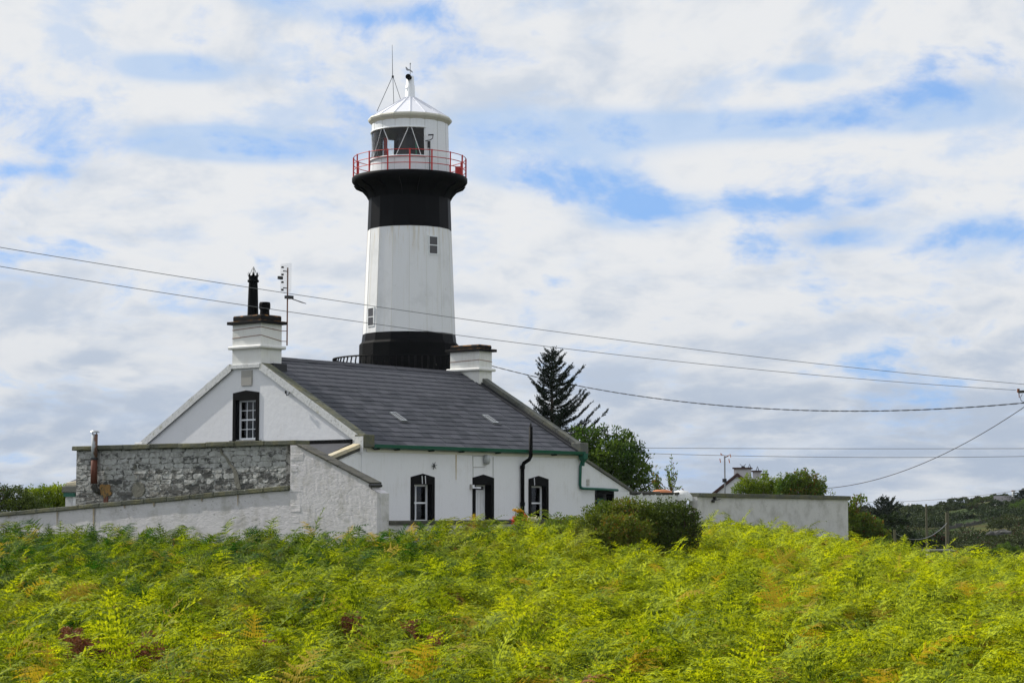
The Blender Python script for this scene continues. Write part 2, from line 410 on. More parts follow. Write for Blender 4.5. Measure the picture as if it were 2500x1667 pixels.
def quads_object(name, P, D, Wd, rnd, matname, parent=None, tri=False):
    """leaf-sized faces: centre-base P, length vector D, width vector Wd"""
    n = len(P)
    if tri:
        v = np.stack([P - Wd, P + Wd, P + D], 1).reshape(-1, 3); k = 3
    else:
        v = np.stack([P, P + D * .45 - Wd, P + D, P + D * .45 + Wd], 1).reshape(-1, 3); k = 4
    me = bpy.data.meshes.new(name); me.vertices.add(len(v)); me.vertices.foreach_set('co', v.astype(np.float32).ravel())
    me.loops.add(n * k); me.loops.foreach_set('vertex_index', np.arange(n * k, dtype=np.int32))
    me.polygons.add(n); me.polygons.foreach_set('loop_start', np.arange(0, n * k, k, dtype=np.int32)); me.polygons.foreach_set('loop_total', np.full(n, k, dtype=np.int32))
    at_ = me.attributes.new('rnd', 'FLOAT', 'FACE'); at_.data.foreach_set('value', rnd.astype(np.float32))
    me.materials.append(MATS[matname]); me.update(calc_edges=True); me.validate()
    o = bpy.data.objects.new(name, me); COL.objects.link(o)
    if parent: o.parent = parent
    return o
def unit(a): return a / np.maximum(np.linalg.norm(a, axis=-1, keepdims=True), 1e-9)
def clump_leaves(clumps, per_m3, size, fill=.35, updir=.3):
    """clumps: (x,y,z,rx,ry,rz); leaves crowd the outer shell of each clump"""
    Ps, Ds, Ws, Rs = [], [], [], []
    for (x, y, z, rx, ry, rz) in clumps:
        n = max(int(per_m3 * rx * ry * rz * 4.2), 12)
        d = unit(rng.normal(size=(n, 3))); rad = np.where(rng.random(n) < fill, rng.random(n) ** .5, rng.uniform(.75, 1.08, n))[:, None]
        lump = 1 + .22 * np.sin(d[:, 0:1] * 7 + x * 3) * np.sin(d[:, 1:2] * 6 + y) + .15 * np.sin(d[:, 2:3] * 9 + z * 2)
        P = np.array([x, y, z]) + d * rad * lump * np.array([rx, ry, rz])
        D = unit(d * .6 + rng.normal(size=(n, 3)) * .8 + np.array([0, 0, updir])); Wd = unit(np.cross(D, rng.normal(size=(n, 3))))
        L = size * rng.uniform(.6, 1.35, n)[:, None]
        Ps.append(P); Ds.append(D * L); Ws.append(Wd * L * .28); Rs.append(np.clip(rng.random(n) * .8 + rng.uniform(-.05, .25), 0, 1))
    return np.concatenate(Ps), np.concatenate(Ds), np.concatenate(Ws), np.concatenate(Rs)

# ---------------------------------------------------------------- terrain
CTRL = [(0,1667,30),(625,1667,29),(1250,1667,28),(1875,1667,28),(2500,1667,28),(0,1465,40),(625,1465,39),(1250,1465,38),(1875,1465,38),(2500,1475,38),
        (0,1372,49),(625,1372,48),(1250,1370,47),(1875,1370,48),(2500,1410,50),
        (0,1308,65),(400,1324,61),(700,1328,57),(900,1320,55.5),(1100,1301,56.5),(1350,1298,59.5),(1500,1306,62),(1720,1294,73),(1800,1296,75),(1950,1318,79),(2060,1334,82),
        (2200,1386,79),(2350,1416,75),(2500,1434,72)]
pts = [(at(x, y, Y).x, Y, at(x, y, Y).z - CZ) for (x, y, Y) in CTRL]
pts += [(-30, 28, -2.5), (30, 28, -2.6), (-28, 65, -.8), (40, 65, -2.6), (-22, 80, -.95), (-8, 80, -.85), (2, 84, -.85), (0, 105, -.9), (-30, 105, -1.3), (22, 92, -2.6), (34, 100, -3.4), (45, 85, -3.4)]
pts = np.array(pts)
def _rbf(P, Q): return np.sqrt(((P[:, None, :2] - Q[None, :, :2]) ** 2).sum(-1) + 4.0)
_A = _rbf(pts, pts) + np.eye(len(pts)) * .02
_n = len(pts); _M = np.zeros((_n + 3, _n + 3)); _M[:_n, :_n] = _A; _M[:_n, _n] = 1; _M[:_n, _n+1:_n+3] = pts[:, :2]; _M[_n, :_n] = 1; _M[_n+1:, :_n] = pts[:, :2].T
_w = np.linalg.solve(_M, np.concatenate([pts[:, 2], [0, 0, 0]]))
def top_h(x, y):
    x = np.asarray(x, float); y = np.asarray(y, float); q = np.stack([x.ravel(), y.ravel()], 1)
    r = _rbf(q, pts) @ _w[:_n] + _w[_n] + q @ _w[_n+1:_n+3]
    return r.reshape(x.shape)
def sstep(a, lo, hi): t = np.clip((a - lo) / (hi - lo), 0, 1); return t * t * (3 - 2 * t)
SKX = [-900, -400, -100, 0, 50, 66, 75, 87, 94, 100, 112, 130, 260, 900]; SKH = [-14, -9, -7, -6, -3.0, -1.9, -1.6, -.5, .7, 1.6, 2.3, 4, 9, 16]
def ground_h(x, y):
    x = np.asarray(x, float); y = np.asarray(y, float)
    near = top_h(x, np.clip(y, 26, 110)) - .60
    near = np.where(y < 26, near + (26 - y) * -.02 * 0, near)
    near = near * sstep(y, 3, 22) + (1 - sstep(y, 3, 22)) * -1.7
    k = sstep(y, 150, 400)
    sky_h = np.interp(x * 400 / np.maximum(y, 150), SKX, SKH)
    hill = (-5.2 + .02 * x * 0) * (1 - k) + sky_h * k
    hill = hill + (np.sin(x * .07 + y * .03) * np.sin(y * .055 + 1) * .55 + np.sin(x * .19 + y * .11) * .2) * sstep(y, 140, 200)
    hill = np.where(y > 420, hill + (-30 - hill) * sstep(y, 420, 700), hill)
    t = sstep(y, 92, 140)
    return near * (1 - t) + hill * t
def gz(x, y): return CZ + float(ground_h(np.array([x]), np.array([y]))[0])
ys = np.concatenate([np.arange(-30, 20, 5), np.arange(20, 100, 1.5), np.arange(100, 440, 6), np.arange(440, 760, 40)])
us = np.concatenate([np.linspace(-1.6, -.5, 12), np.linspace(-.45, .45, 81), np.linspace(.5, 1.6, 12)])
YY, UU = np.meshgrid(ys, us, indexing='ij'); XX = UU * np.maximum(YY + 40, 60)
ZZ = CZ + ground_h(XX, YY)
v = np.stack([XX, YY, ZZ], -1).reshape(-1, 3); nu = len(us)
f = [(i*nu + j, i*nu + j + 1, (i+1)*nu + j + 1, (i+1)*nu + j) for i in range(len(ys) - 1) for j in range(nu - 1)]
g = MB(); g.v = v.tolist(); g.f = f; g.mi = [0] * len(f)
tag(g.build('ground', 'soil', smooth=True), kind='structure')
s = MB(); s.add([(-9000, 300, CZ - 26), (9000, 300, CZ - 26), (9000, 10500, CZ - 26), (-9000, 10500, CZ - 26)], [(0, 1, 2, 3)])
tag(s.build('sea', 'sea_water'), kind='structure')
hb = MB(); hv = []; nn = 60
for i in range(nn + 1):
    x = 1000 + 4200 * i / nn; t = i / nn
    hgt = 26 * math.sin(min(t * 2.2, 1) * math.pi / 2) * (1 + .12 * math.sin(i * .8) + .06 * math.sin(i * 2.1)) - .5
    hv += [(x, 9300, CZ - 27), (x, 9500, CZ - 26 + hgt), (x, 10000, CZ - 27)]
hb.add(hv, [q for i in range(nn) for q in ((i*3, i*3+3, i*3+4, i*3+1), (i*3+1, i*3+4, i*3+5, i*3+2))])
tag(hb.build('headland', 'headland_rock', smooth=True), kind='structure')

# ---------------------------------------------------------------- lighthouse
TX = -4.68; TYY = 90.0; TB = CZ - 1.6
def tz(y, front=0.0): return zat(y, TYY - front) - TB
TW = dict(deck=tz(436), band_t=tz(482, 1.85), band_b=tz(550, 1.9), low=tz(808, 2.1), step=tz(830, 2.15), lant_t=tz(283, 1.8))
LH = thing('lighthouse', 'tall white lighthouse tower with two black bands and red gallery railing behind the cottage', 'lighthouse', (TX, TYY, TB), math.atan2(-TX, TYY))
# tower coordinates: angle 0 faces the camera, positive to the right
b_tower_mat = mat('tower_white', rough=.6, build=b_tower)
m = MB().lathe([(2.10, TW['low']), (1.905, TW['band_b'])], 16); m.build('shaft', 'tower_white', LH)
m = MB().lathe([(1.915, TW['band_b'] - .0), (1.86, TW['deck'] - .8)], 16); m.build('upper_black_band', 'black_gloss', LH)
m = MB().lathe([(2.16, TW['step'] + .02), (2.11, TW['low'])], 16); m.build('lower_black_band', 'black_gloss', LH)
m = MB().lathe([(2.40, -.5), (2.26, TW['step'] - .06), (2.15, TW['step'] + .06)], 16); m.build('plinth', 'black_rough', LH)
dk = TW['deck']
m = MB().lathe([(1.3, dk), (2.60, dk), (2.64, dk - .04), (2.64, dk - .20), (2.55, dk - .32), (2.38, dk - .44), (2.22, dk - .50), (2.08, dk - .58), (1.97, dk - .74), (1.88, dk - 1.0)], 64)
m.build('gallery_deck', 'black_paint', LH, smooth=True)
br = None
for k in range(16):
    a = R(22.5 * k + 11.25)
    pts2 = [(1.88, dk - 1.05), (2.02, dk - .80), (2.2, dk - .60), (2.5, dk - .47), (2.62, dk - .3), (1.88, dk - .3)]
    if br is None:
        mm = MB(); mm.prism([(-r, z) for r, z in pts2], 0, -.04, .04); br = mm.build('gallery_bracket', 'black_paint', LH); br.rotation_euler = (0, 0, a)
    else: share(br, LH, rot=(0, 0, a))
post = MB(); RH = tz(372, 2.55) - tz(421, 2.55); post.tube([(0, -2.57, dk), (0, -2.57, dk + RH + .03)], .036, 6)
pm = post.build('rail_post', 'red_paint', LH)
for k in range(1, 16): share(pm, LH, rot=(0, 0, R(22.5 * k)))
def ring(r, z, rad, n=64, a0=0, a1=360):
    return MB().tube([(r * math.sin(R(a0 + (a1 - a0) * i / n)), -r * math.cos(R(a0 + (a1 - a0) * i / n)), z) for i in range(n + 1)], rad, 5, cap=False)
for fz in (.34, .66, 1.0): ring(2.57, dk + RH * fz, .019).build('rail', 'red_paint', LH)
MB().box(2.10, 2.42, 1.0, 1.1, dk, dk + .75).build('railing_gate', 'red_paint', LH)
zb_a, zt_a = TW['low'], TW['band_b']
fe = MB().tube([(0, -2.10, zb_a + .01), (0, -1.905, zt_a - .01)], .011, 4).build('added_facet_line', 'facet_line', LH)  # weathered-toned strips added to set off the facets in place of shading steps
for k in range(1, 16): share(fe, LH, rot=(0, 0, R(22.5 * k)))
# lantern
L0, L1 = dk, tz(288, 1.8); sill, lint = tz(378, 1.8), tz(310, 1.8); rl = lambda z: 1.815 - (z - L0) / (L1 - L0) * .07
A0, A1 = 21, 205            # solid part of the wall runs from +21 deg (right of centre) round the back to +205 (= -155)
m = MB(); m.lathe([(rl(L0), L0), (rl(sill), sill), (rl(sill) - .07, sill), (rl(sill) - .07, L0)], 64)
m.build('lantern_base', 'lantern_white', LH, smooth=False)
MB().lathe([(rl(lint) - .07, lint), (rl(lint), lint), (rl(L1), L1), (rl(L1) - .07, L1), (rl(L1) - .07, lint)], 64).build('lantern_upper_wall', 'lantern_white', LH)
MB().lathe([(rl(sill), sill + .002), (rl(lint), lint - .002)], 33, A0, A1).build('lantern_wall', 'lantern_white', LH)
MB().lathe([(rl(sill) - .06, sill + .002), (rl(lint) - .06, lint - .002)], 33, A0, A1).build('lantern_lining', 'dark_metal', LH)
m = MB()
for k in range(16):
    a = R(22.5 * k); r0, r1 = rl(L0) + .004, rl(L1) + .004
    for (za, zb) in ([(L0, sill - .1), (lint + .08, L1)] if not (A0 < (22.5 * k) % 360 < A1) else [(L0, L1)]):
        m.tube([(rl(za) * math.sin(a), -rl(za) * math.cos(a), za), (rl(zb) * math.sin(a), -rl(zb) * math.cos(a), zb)], .008, 4)
tag(m.build('wall_seam', 'plaque_grey', LH), kind='stuff')
MB().lathe([(rl(sill), sill - .09), (rl(sill) + .07, sill - .06), (rl(sill) + .07, sill), (rl(sill) - .05, sill + .03)], 48, A1 - 362, A0 + 2).build('window_sill', 'white_gloss', LH, smooth=True)
MB().lathe([(rl(lint), lint - .01), (rl(lint) + .05, lint), (rl(lint) + .05, lint + .05), (rl(lint), lint + .07)], 48, A1 - 362, A0 + 2).build('window_head', 'white_gloss', LH, smooth=True)
MB().lathe([(0.01, lint + .06), (1.74, lint + .06)], 48).build('lantern_ceiling', 'dark_metal', LH)
MB().lathe([(0.01, sill - .25), (1.74, sill - .25)], 48).build('lantern_floor', 'dark_metal', LH)
g_ = MB().lathe([(rl(sill) - .03, sill + .03), (rl(lint) - .03, lint)], 33, A1 - 360, A0).build('lantern_glass', 'glass', LH)
def pol(r, a, z): return (r * math.sin(R(a)), -r * math.cos(R(a)), z)
asg = [(-2, -20), (2, 16), (-47, -68), (-43, -24), (-90, -72), (-86, -66), (-112, -128), (-108, -92), (-135, -150), (-131, -114)]
for (at_, ab) in asg:
    zt, zb_ = lint + .02, sill + .02
    MB().tube([pol(rl(zt) + .0, at_, zt), pol(rl(zt) - .01, (at_ + ab) / 2, (zt + zb_) / 2), pol(rl(zb_) + .0, ab, zb_)], .022, 4).build('glazing_bar', 'white_gloss', LH)
MB().lathe([(.62, sill - .24), (.62, lint - .05)], 20, -60, 100).build('light_housing', 'dark_metal', LH)
MB().box(-1.18, -1.02, -.72, -.70, sill - .1, sill + .95).build('red_screen', 'red_screen', LH)
MB().box(.25, .33, -1.3, -1.28, sill - .05, sill + .70).build('green_screen', 'green_screen', LH)
MB().lathe([(.01, sill - .1), (.16, sill - .1), (.16, sill + .12), (.01, sill + .12)], 12, c=(.05, -1.2)).build('lamp_base', 'white_gloss', LH)
# cornice and roof
ct, cb = tz(272, 1.9), tz(286, 1.85)
MB().lathe([(rl(L1) + .0, cb - .05), (1.80, cb), (1.90, cb + .10), (1.93, ct - .07), (1.90, ct), (1.6, ct + .02)], 16, c=(0, 0)).build('cornice', 'cream_trim', LH)
zap = tz(238)
MB().lathe([(1.83, ct + .012), (.20, zap)], 16).build('cone_roof', 'roof_metal', LH)
rib = MB().tube([(0, -1.82, ct + .03), (0, -.21, zap + .01)], .022, 4).build('roof_rib', 'roof_metal', LH)
for k in range(1, 16): share(rib, LH, rot=(0, 0, R(22.5 * k)))
vt = tz(187)
MB().lathe([(.27, zap - .06), (.25, zap), (.225, zap + .02), (.205, zap + .55), (.185, zap + .56), (.165, vt), (.12, vt + .02), (.01, vt + .02)], 24).build('roof_vent', 'lantern_white', LH, smooth=True)
MB().tube([(-.02, -.05, vt - .10), (-.10, -.30, vt - .07)], .125, 14).build('vent_cowl', 'black_paint', LH)
va = MB(); va.tube([(0, 0, vt), (0, 0, tz(158))], .018, 5); va.lathe([(.001, tz(160)), (.035, tz(156)), (.001, tz(153))], 8)
zv = tz(170); va.prism([(-.22, zv + .12), (-.16, zv + .10), (-.10, zv + .02), (.02, zv - .02), (.12, zv - .12), (.10, zv - .16), (-.02, zv - .06), (-.16, zv - .06), (-.20, zv + .02)], 1, -.012, .012)
va.build('weather_vane', 'grey_metal', LH)
# aerial on three legs
at_p = lambda x, y, dy=0: tuple(Matrix.Rotation(-LH.rotation_euler[2], 3, 'Z') @ (at(x, y, TYY + dy) - Vector((TX, TYY, TB))))
am = MB(); am.tube([at_p(957.5, 110, .2), at_p(958.5, 186, .2)], [.008, .016], 5)
for (x, y, d) in ((920, 273, .1), (961.5, 254, -.6), (978, 243, .9)): am.tube([at_p(959, 186, .2), at_p(x, y, d)], .016, 4)
am.lathe([(.05, at_p(959, 188)[2]), (.05, at_p(959, 183)[2])], 8, c=at_p(959, 186, .2)[:2]); am.build('mast_aerial', 'dark_metal', LH)
se_ = MB(); zz = tz(400, 1.8)
px_ = pol(1.86, 29, 0)
se_.tube([(px_[0], px_[1], L0), (px_[0], px_[1], tz(343, 1.8))], .022, 5); se_.tube([(px_[0]-.05, px_[1], tz(359, 1.8)), (px_[0]-.05, px_[1]-.02, tz(343, 1.8))], .055, 6)
se_.tube([(px_[0]-.2, px_[1], tz(342, 1.8)), (px_[0]+.02, px_[1]-.1, tz(341, 1.8)), (px_[0]+.12, px_[1]-.12, tz(337, 1.8)), (px_[0]+.14, px_[1]-.12, tz(329, 1.8))], .02, 5)
se_.tube([(px_[0]-.08, px_[1]-.12, tz(329, 1.8)), (px_[0]+.16, px_[1]-.12, tz(328.5, 1.8))], .032, 6)
se_.build('weather_sensor', 'dark_metal', LH)
# tower windows set flush into the facets
def tower_window(ang, y0, y1, w, r):
    root = MB(); a = R(ang); zc0, zc1 = tz(y1, r), tz(y0, r); ro = r * math.cos(R(11.25)) + .0
    fr = MB(); fr.box(-w/2 - .05, w/2 + .05, -ro - .02, -ro + .3, zc0 - .05, zc0); fr.box(-w/2 - .05, w/2 + .05, -ro - .02, -ro + .3, zc1, zc1 + .05)
    fr.box(-w/2 - .05, -w/2, -ro - .02, -ro + .3, zc0, zc1); fr.box(w/2, w/2 + .05, -ro - .02, -ro + .3, zc0, zc1); fr.box(-w/2, w/2, -ro - .015, -ro + .1, (zc0+zc1)/2 - .02, (zc0+zc1)/2 + .02)
    wf = fr.build('window', 'white_gloss', LH); wf.rotation_euler = (0, 0, a)
    zm = (zc0 + zc1) / 2
    for (p, q) in ((zc0, zm - .02), (zm + .02, zc1)):
        MB().box(-w/2, w/2, -ro - .004, -ro + .05, p, q).build('pane', 'window_grey', wf)
mat('window_grey', (.060, .058, .060), .12, spec=.5)
tower_window(33.75, 575, 616, .42, 1.962); tower_window(-56.25, 748, 790, .42, 2.10)
# low balcony with black bars round the foot of the tower
zr = tz(879); RB = 3.38
ring(RB + .06, zr, .04).build('balcony_rail', 'black_paint', LH)
MB().lathe([(2.2, zr - .75), (RB + .1, zr - .75), (RB + .1, zr - .9), (2.2, zr - 1.0)], 48).build('balcony_deck', 'black_rough', LH)
bar = MB().tube([(0, -RB - .04, zr), (0, -RB - .10, zr - .25), (0, -RB - .03, zr - .5), (0, -RB, zr - .76)], .035, 5).build('balcony_bar', 'black_paint', LH)
for k in range(1, 76): share(bar, LH, rot=(0, 0, 2 * math.pi * k / 76))

# ---------------------------------------------------------------- cottage
CT = thing('cottage', 'white single-storey cottage with dark slate roof, two chimneys and black window surrounds', 'cottage', C0, AU)
LEN, WID, EZ = 11.4, 10.43, 3.40
SL = 2.93 / (WID / 2)
def rz_(b): return EZ + SL * min(b, WID - b)
def wall_holes(holes, length, z1, thick, a_off=0):
    """front wall along x, outer face y=0; holes (x0,x1,z0,z1)"""
    m = MB(); xs = sorted({0, length} | {h[0] for h in holes} | {h[1] for h in holes})
    for i in range(len(xs) - 1):
        a, b = xs[i], xs[i+1]; hh = [h for h in holes if h[0] <= a + 1e-6 and h[1] >= b - 1e-6]
        if not hh: m.box(a + a_off, b + a_off, 0, thick, -.4, z1)
        else:
            h = hh[0]; m.box(a + a_off, b + a_off, 0, thick, -.4, h[2]); m.box(a + a_off, b + a_off, 0, thick, h[3], z1)
    return m
W1, DR, W2 = (2.28, 3.43, .95, 2.35), (5.36, 6.46, -.4, 2.36), (8.35, 9.45, .95, 2.35)
J = .14
fw = wall_holes([(w[0] + .02, w[1] - .02, w[2], w[3] - .03) for w in (W1, DR, W2)], LEN, EZ - .02, .55)
fw.box(0, LEN, WID - .5, WID, -.4, EZ - .02); fw.box(LEN - .4, LEN, .55, WID - .5, -.4, EZ - .02)
fw.build('wall', 'white_render', CT)
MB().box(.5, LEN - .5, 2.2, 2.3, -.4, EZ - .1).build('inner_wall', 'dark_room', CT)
# gable walls with the attic window opening
GW = (4.60, 5.83, 3.60, 5.10)    # b0,b1,z0,z1
gb = MB()
z9 = 3.38
gb.box(0, .45, .55, GW[0] + .02, -.4, z9); gb.box(0, .45, GW[1] - .02, WID - .5, -.4, z9); gb.box(0, .45, GW[0] + .02, GW[1] - .02, -.4, z9)
gb.prism([(0.002, z9), (GW[0] + .02, z9), (GW[0] + .02, rz_(GW[0]) - .02), (0.002, EZ - .02)], 0, 0, .45)
gb.prism([(GW[1] - .02, z9), (WID - .002, z9), (WID - .002, EZ - .02), (GW[1] - .02, rz_(GW[1]) - .02)], 0, 0, .45)
gb.prism([(GW[0] + .02, z9), (GW[1] - .02, z9), (GW[1] - .02, GW[2]), (GW[0] + .02, GW[2])], 0, 0, .45)
gb.prism([(GW[0] + .02, GW[3]), (GW[1] - .02, GW[3]), (GW[1] - .02, rz_(GW[1]) - .02), (WID/2, rz_(WID/2) - .25), (GW[0] + .02, rz_(GW[0]) - .02)], 0, 0, .45)
go = gb.build('gable_wall', 'white_gable', CT)
fg = MB().prism([(.5, EZ), (WID - .5, EZ), (WID/2, rz_(WID/2) - .3)], 0, LEN - .4, LEN); fg.build('gable_wall', 'white_gable', CT)
# roof deck, slates
MB().prism([(-.10, EZ - .06), (WID/2, rz_(WID/2) - .05), (WID/2, rz_(WID/2) - .15), (-.10, EZ - .16)], 0, .35, LEN - .3).build('roof_deck', 'dark_room', CT)
MB().prism([(WID + .12, EZ - .04), (WID/2, rz_(WID/2) + .0), (WID/2, rz_(WID/2) - .15), (WID + .12, EZ - .16)], 0, .35, LEN - .3).build('rear_roof_slope', 'slate', CT)
ANG = math.atan(SL); slope_len = (WID/2 + .12) / math.cos(ANG); NC = 19; EXP = slope_len / NC
slate_v = []
for k in range(5):
    w, L = .48, EXP * 1.55; mm = MB(); q = [random.uniform(-.010, .010) for _ in range(4)]
    mm.prism([(0.004, q[0]), (w * .5, q[1] * .6), (w - .004, q[2]), (w - .004, L), (0.004, L)], 2, 0, .013)
    me = mm.build('tmp', 'slate'); slate_v.append(me.data); bpy.data.objects.remove(me)
SKY = [(3.35, 1.75, .30, .60), (8.35, 1.95, .30, .60)]   # skylights: a, slope distance up, width, length
cnt = 0; stuff = MB()
for c in range(NC):
    sdist = c * EXP; a = .34 - (0 if c % 2 else .24)
    while a < LEN - .30:
        w = .48
        b = -.12 + sdist * math.cos(ANG); z = EZ - .12 * SL + sdist * math.sin(ANG) + .02
        a_ = max(a, .34); sx = (min(a + w, LEN - .28) - a_) / w
        skip = sx < .12 or any(a_ < k[0] + k[2] + .02 and a_ + w * sx > k[0] - .02 and sdist + EXP > k[1] + .04 and sdist < k[1] + k[3] - .06 for k in SKY)
        if c >= NC - 3 and (a_ < .92): skip = skip or (b > 4.55)
        if skip and any(True for k in SKY if abs(a_ - k[0]) < 1): skip = sx < .12
        if not skip:
            if cnt < 300:
                o = bpy.data.objects.new('slate', random.choice(slate_v)); COL.objects.link(o); o.parent = CT
                o.location = (a_, b, z + random.uniform(0, .006)); o.rotation_euler = (ANG - R(2.4) + random.uniform(-.006, .006), 0, random.uniform(-.006, .006)); o.scale = (sx, 1, 1)
                cnt += 1
            else:
                M_ = Matrix.Translation((a_, b, z + random.uniform(0, .006))) @ Matrix.Rotation(ANG - R(2.4), 4, 'X') @ Matrix.Diagonal((sx, 1, 1, 1))
                me = random.choice(slate_v)
                stuff.add([M_ @ v_.co for v_ in me.vertices], [tuple(p.vertices) for p in me.polygons])
        a += w
tag(stuff.build('upper_slates', 'slate', CT), kind='stuff')
rt = MB().prism([(-.16, -.10), (0, .02), (.16, -.10), (.13, -.13), (0, -.03), (-.13, -.13)], 0, .004, .446).build('ridge_tile', 'ridge_slate', CT, loc=(.93, WID/2, rz_(WID/2) + .06))
for k in range(1, 22): share(rt, CT, loc=(.93 + .45 * k, WID/2, rz_(WID/2) + .06 + random.uniform(-.008, .008)))
for (a, sdist, w, L) in SKY:
    b = -.12 + sdist * math.cos(ANG); z = EZ - .12 * SL + sdist * math.sin(ANG)
    f_ = MB(); f_.box(0, .045, 0, L, .03, .075); f_.box(w - .045, w, 0, L, .03, .075); f_.box(.045, w - .045, 0, .05, .03, .075); f_.box(.045, w - .045, L - .05, L, .03, .075); f_.box(w/2 - .012, w/2 + .012, .05, L - .05, .058, .07)
    o = f_.build('skylight', 'bright_steel', CT, loc=(a, b, z)); o.rotation_euler = (ANG, 0, 0)
    MB().box(.045, w - .045, .05, L - .05, .05, .062).build('pane', 'window_grey', o)
    MB().box(-.05, w + .05, -.12, -.01, .035, .045).build('flashing', 'lead', o)
# raking gable copings: painted white front slabs with a lichened top
def coping_run(a0, a1, pts2, n, mname, fmat, name='coping_slab', thick=.15, parent=CT, face=True):
    (b0, z0), (b1, z1) = pts2
    L = math.hypot(b1 - b0, z1 - z0); an = math.atan2(z1 - z0, b1 - b0)
    for k in range(n):
        l = L / n; mm = MB(); mm.box(a0, a1, .003, l - .003, 0, thick)
        o = mm.build(name, mname, parent, bevel=.012); jit(o.data, .006)
        o.location = (0, b0 + math.cos(an) * l * k, z0 + math.sin(an) * l * k); o.rotation_euler = (an, 0, 0)
        if face:
            MB().box(a0 - .012, a0, .003, l - .003, -.10, thick - .015).build('painted_face', fmat, o)
CH0, CH1 = 4.53, 5.88
coping_run(-.08, .33, [(-.12, EZ - .02), (CH0 - .02, rz_(CH0) + .03)], 8, 'lichen_stone', 'mottled_white')
coping_run(-.08, .33, [(WID + .12, EZ - .02), (CH1 + .02, rz_(CH1) + .03)][::-1], 8, 'lichen_stone', 'mottled_white')
MB().box(-.10, .33, CH0 - .02, CH1 + .02, rz_(CH0) + .0, rz_(CH0) + .14).build('coping_slab', 'mottled_white', CT, bevel=.01)
MB().box(-.11, .36, -.22, .22, EZ - .14, EZ + .26).build('kneeler', 'lichen_stone', CT, bevel=.02)
MB().box(-.118, -.11, -.16, .20, EZ - .35, EZ + .20).build('painted_face', 'mottled_white', CT)
MB().box(-.11, .36, WID - .22, WID + .22, EZ - .14, EZ + .22).build('kneeler', 'mottled_white', CT, bevel=.02)
coping_run(LEN - .22, LEN + .08, [(-.12, EZ + .02), (CH0 - .05, rz_(CH0) + .08)], 8, 'grey_stone', 'dark_stone', face=False)
coping_run(LEN - .33, LEN + .08, [(CH1 + .05, rz_(CH1) + .08), (WID + .12, EZ + .02)], 8, 'grey_stone', 'dark_stone', face=False)
MB().box(LEN - .345, LEN - .33, 0, 4.5, 0, .1).build('tmp', 'lead', CT)
bpy.data.objects.remove(bpy.data.objects['tmp'])
MB().prism([(-.10, EZ - .05), (CH0, rz_(CH0)), (CH0, rz_(CH0) + .12), (-.10, EZ + .07)], 0, LEN - .30, LEN - .222).build('flashing', 'lead', CT)
MB().prism([(-.10, EZ + .00), (CH0, rz_(CH0) + .045), (CH0, rz_(CH0) + .06), (-.10, EZ + .015)], 0, LEN - .46, LEN - .302).build('flashing', 'lead', CT)
MB().box(LEN - .36, LEN + .10, -.24, .2, EZ - .16, EZ + .28).build('kneeler', 'grey_stone', CT, bevel=.02)
# chimneys
def chimney(a0, a1, b0, b1, zb, zc, zs, ztop, tiers, label):
    root = MB().box(a0, a1, b0, b1, zb, zc).build('chimney', 'white_chimney', CT); root['label'] = label
    c = .12
    MB().box(a0 - c, a1 + c, b0 - c, b1 + c, zs, zs + .11).build('string_course', 'white_chimney', root, bevel=.03)
    MB().box(a0 - .14, a1 + .14, b0 - .14, b1 + .14, zc, zc + .10).build('chimney_cap', 'chimney_cap_black', root, bevel=.01)
    MB().box(a0 - .01, a1 + .01, b0 - .01, b1 + .01, zc + .10, ztop).build('cap_course', 'chimney_cap_black', root, bevel=.04)
    return root
def chz(y, Y): return zat(y, Y) - C0.z
ch = chimney(-.025, .92, CH0, CH1, rz_(CH0) + .12, chz(790, 65.1), chz(851, 65.1), chz(769, 65.2), 2, 'near gable chimney with a tall and a short black pot')
MB().box(.34, .96, CH0 - .22, CH0, rz_(CH0) - .15, rz_(CH0) + .16).build('flashing', 'lead', ch)
for zy in (802, 822):
    z = chz(zy, 65.2); w_ = MB(); e = .008
    dz_ = -.05 if zy == 802 else -.12
    w_.tube([(-.025 - e, CH1 + e, z - .02), (-.025 - e, CH0 - e, z + .03), (.92 + e, CH0 - e, z + dz_)], .011, 4); w_.tube([(.92 + e, CH0 - e, z + dz_), (1.05, CH0 - .1, z + dz_)], .014, 4)
    w_.build('tie_wire', 'rust', ch)
pt = MB(); b_, a_ = 5.42, .45; z0 = chz(771, 65.6); zt_ = chz(683, 65.6)
pt.lathe([(.185, z0), (.16, z0 + .9), (.145, zt_ - .08), (.19, zt_ - .06), (.19, zt_), (.155, zt_ + .02), (.155, zt_ + .14), (.13, zt_ + .14), (.13, zt_ - .2)], 20, c=(a_, b_))
for k in range(8):
    an = k * math.pi / 4; x, y = a_ + .165 * math.cos(an), b_ + .165 * math.sin(an)
    tx, ty = -math.sin(an) * .055, math.cos(an) * .055
    pt.add([(x - tx, y - ty, zt_ + .12), (x + tx, y + ty, zt_ + .12), (x + math.cos(an) * .05, y + math.sin(an) * .05, zt_ + .27), (x - math.cos(an) * .02, y - math.sin(an) * .02, zt_ + .12)], [(0, 1, 2), (1, 3, 2), (3, 0, 2)])
pot = pt.build('chimney_pot', 'black_paint', ch, smooth=False, label='tall tapering black chimney pot with a crown rim')
wc = MB()
for k in range(4):
    an = k * math.pi / 2 + .5; x, y = a_ + .14 * math.cos(an), b_ + .14 * math.sin(an)
    wc.tube([(x, y, zt_ + .15), (a_, b_, zt_ + .46)], .012, 4); wc.tube([(x, y, zt_ + .15), (a_ + .14*math.cos(an + 1.57), b_ + .14*math.sin(an + 1.57), zt_ + .15)], .01, 4)
wc.build('wire_cowl', 'grey_metal', pot)
pt = MB(); b_ = 4.86; zt_ = chz(738, 65.4)
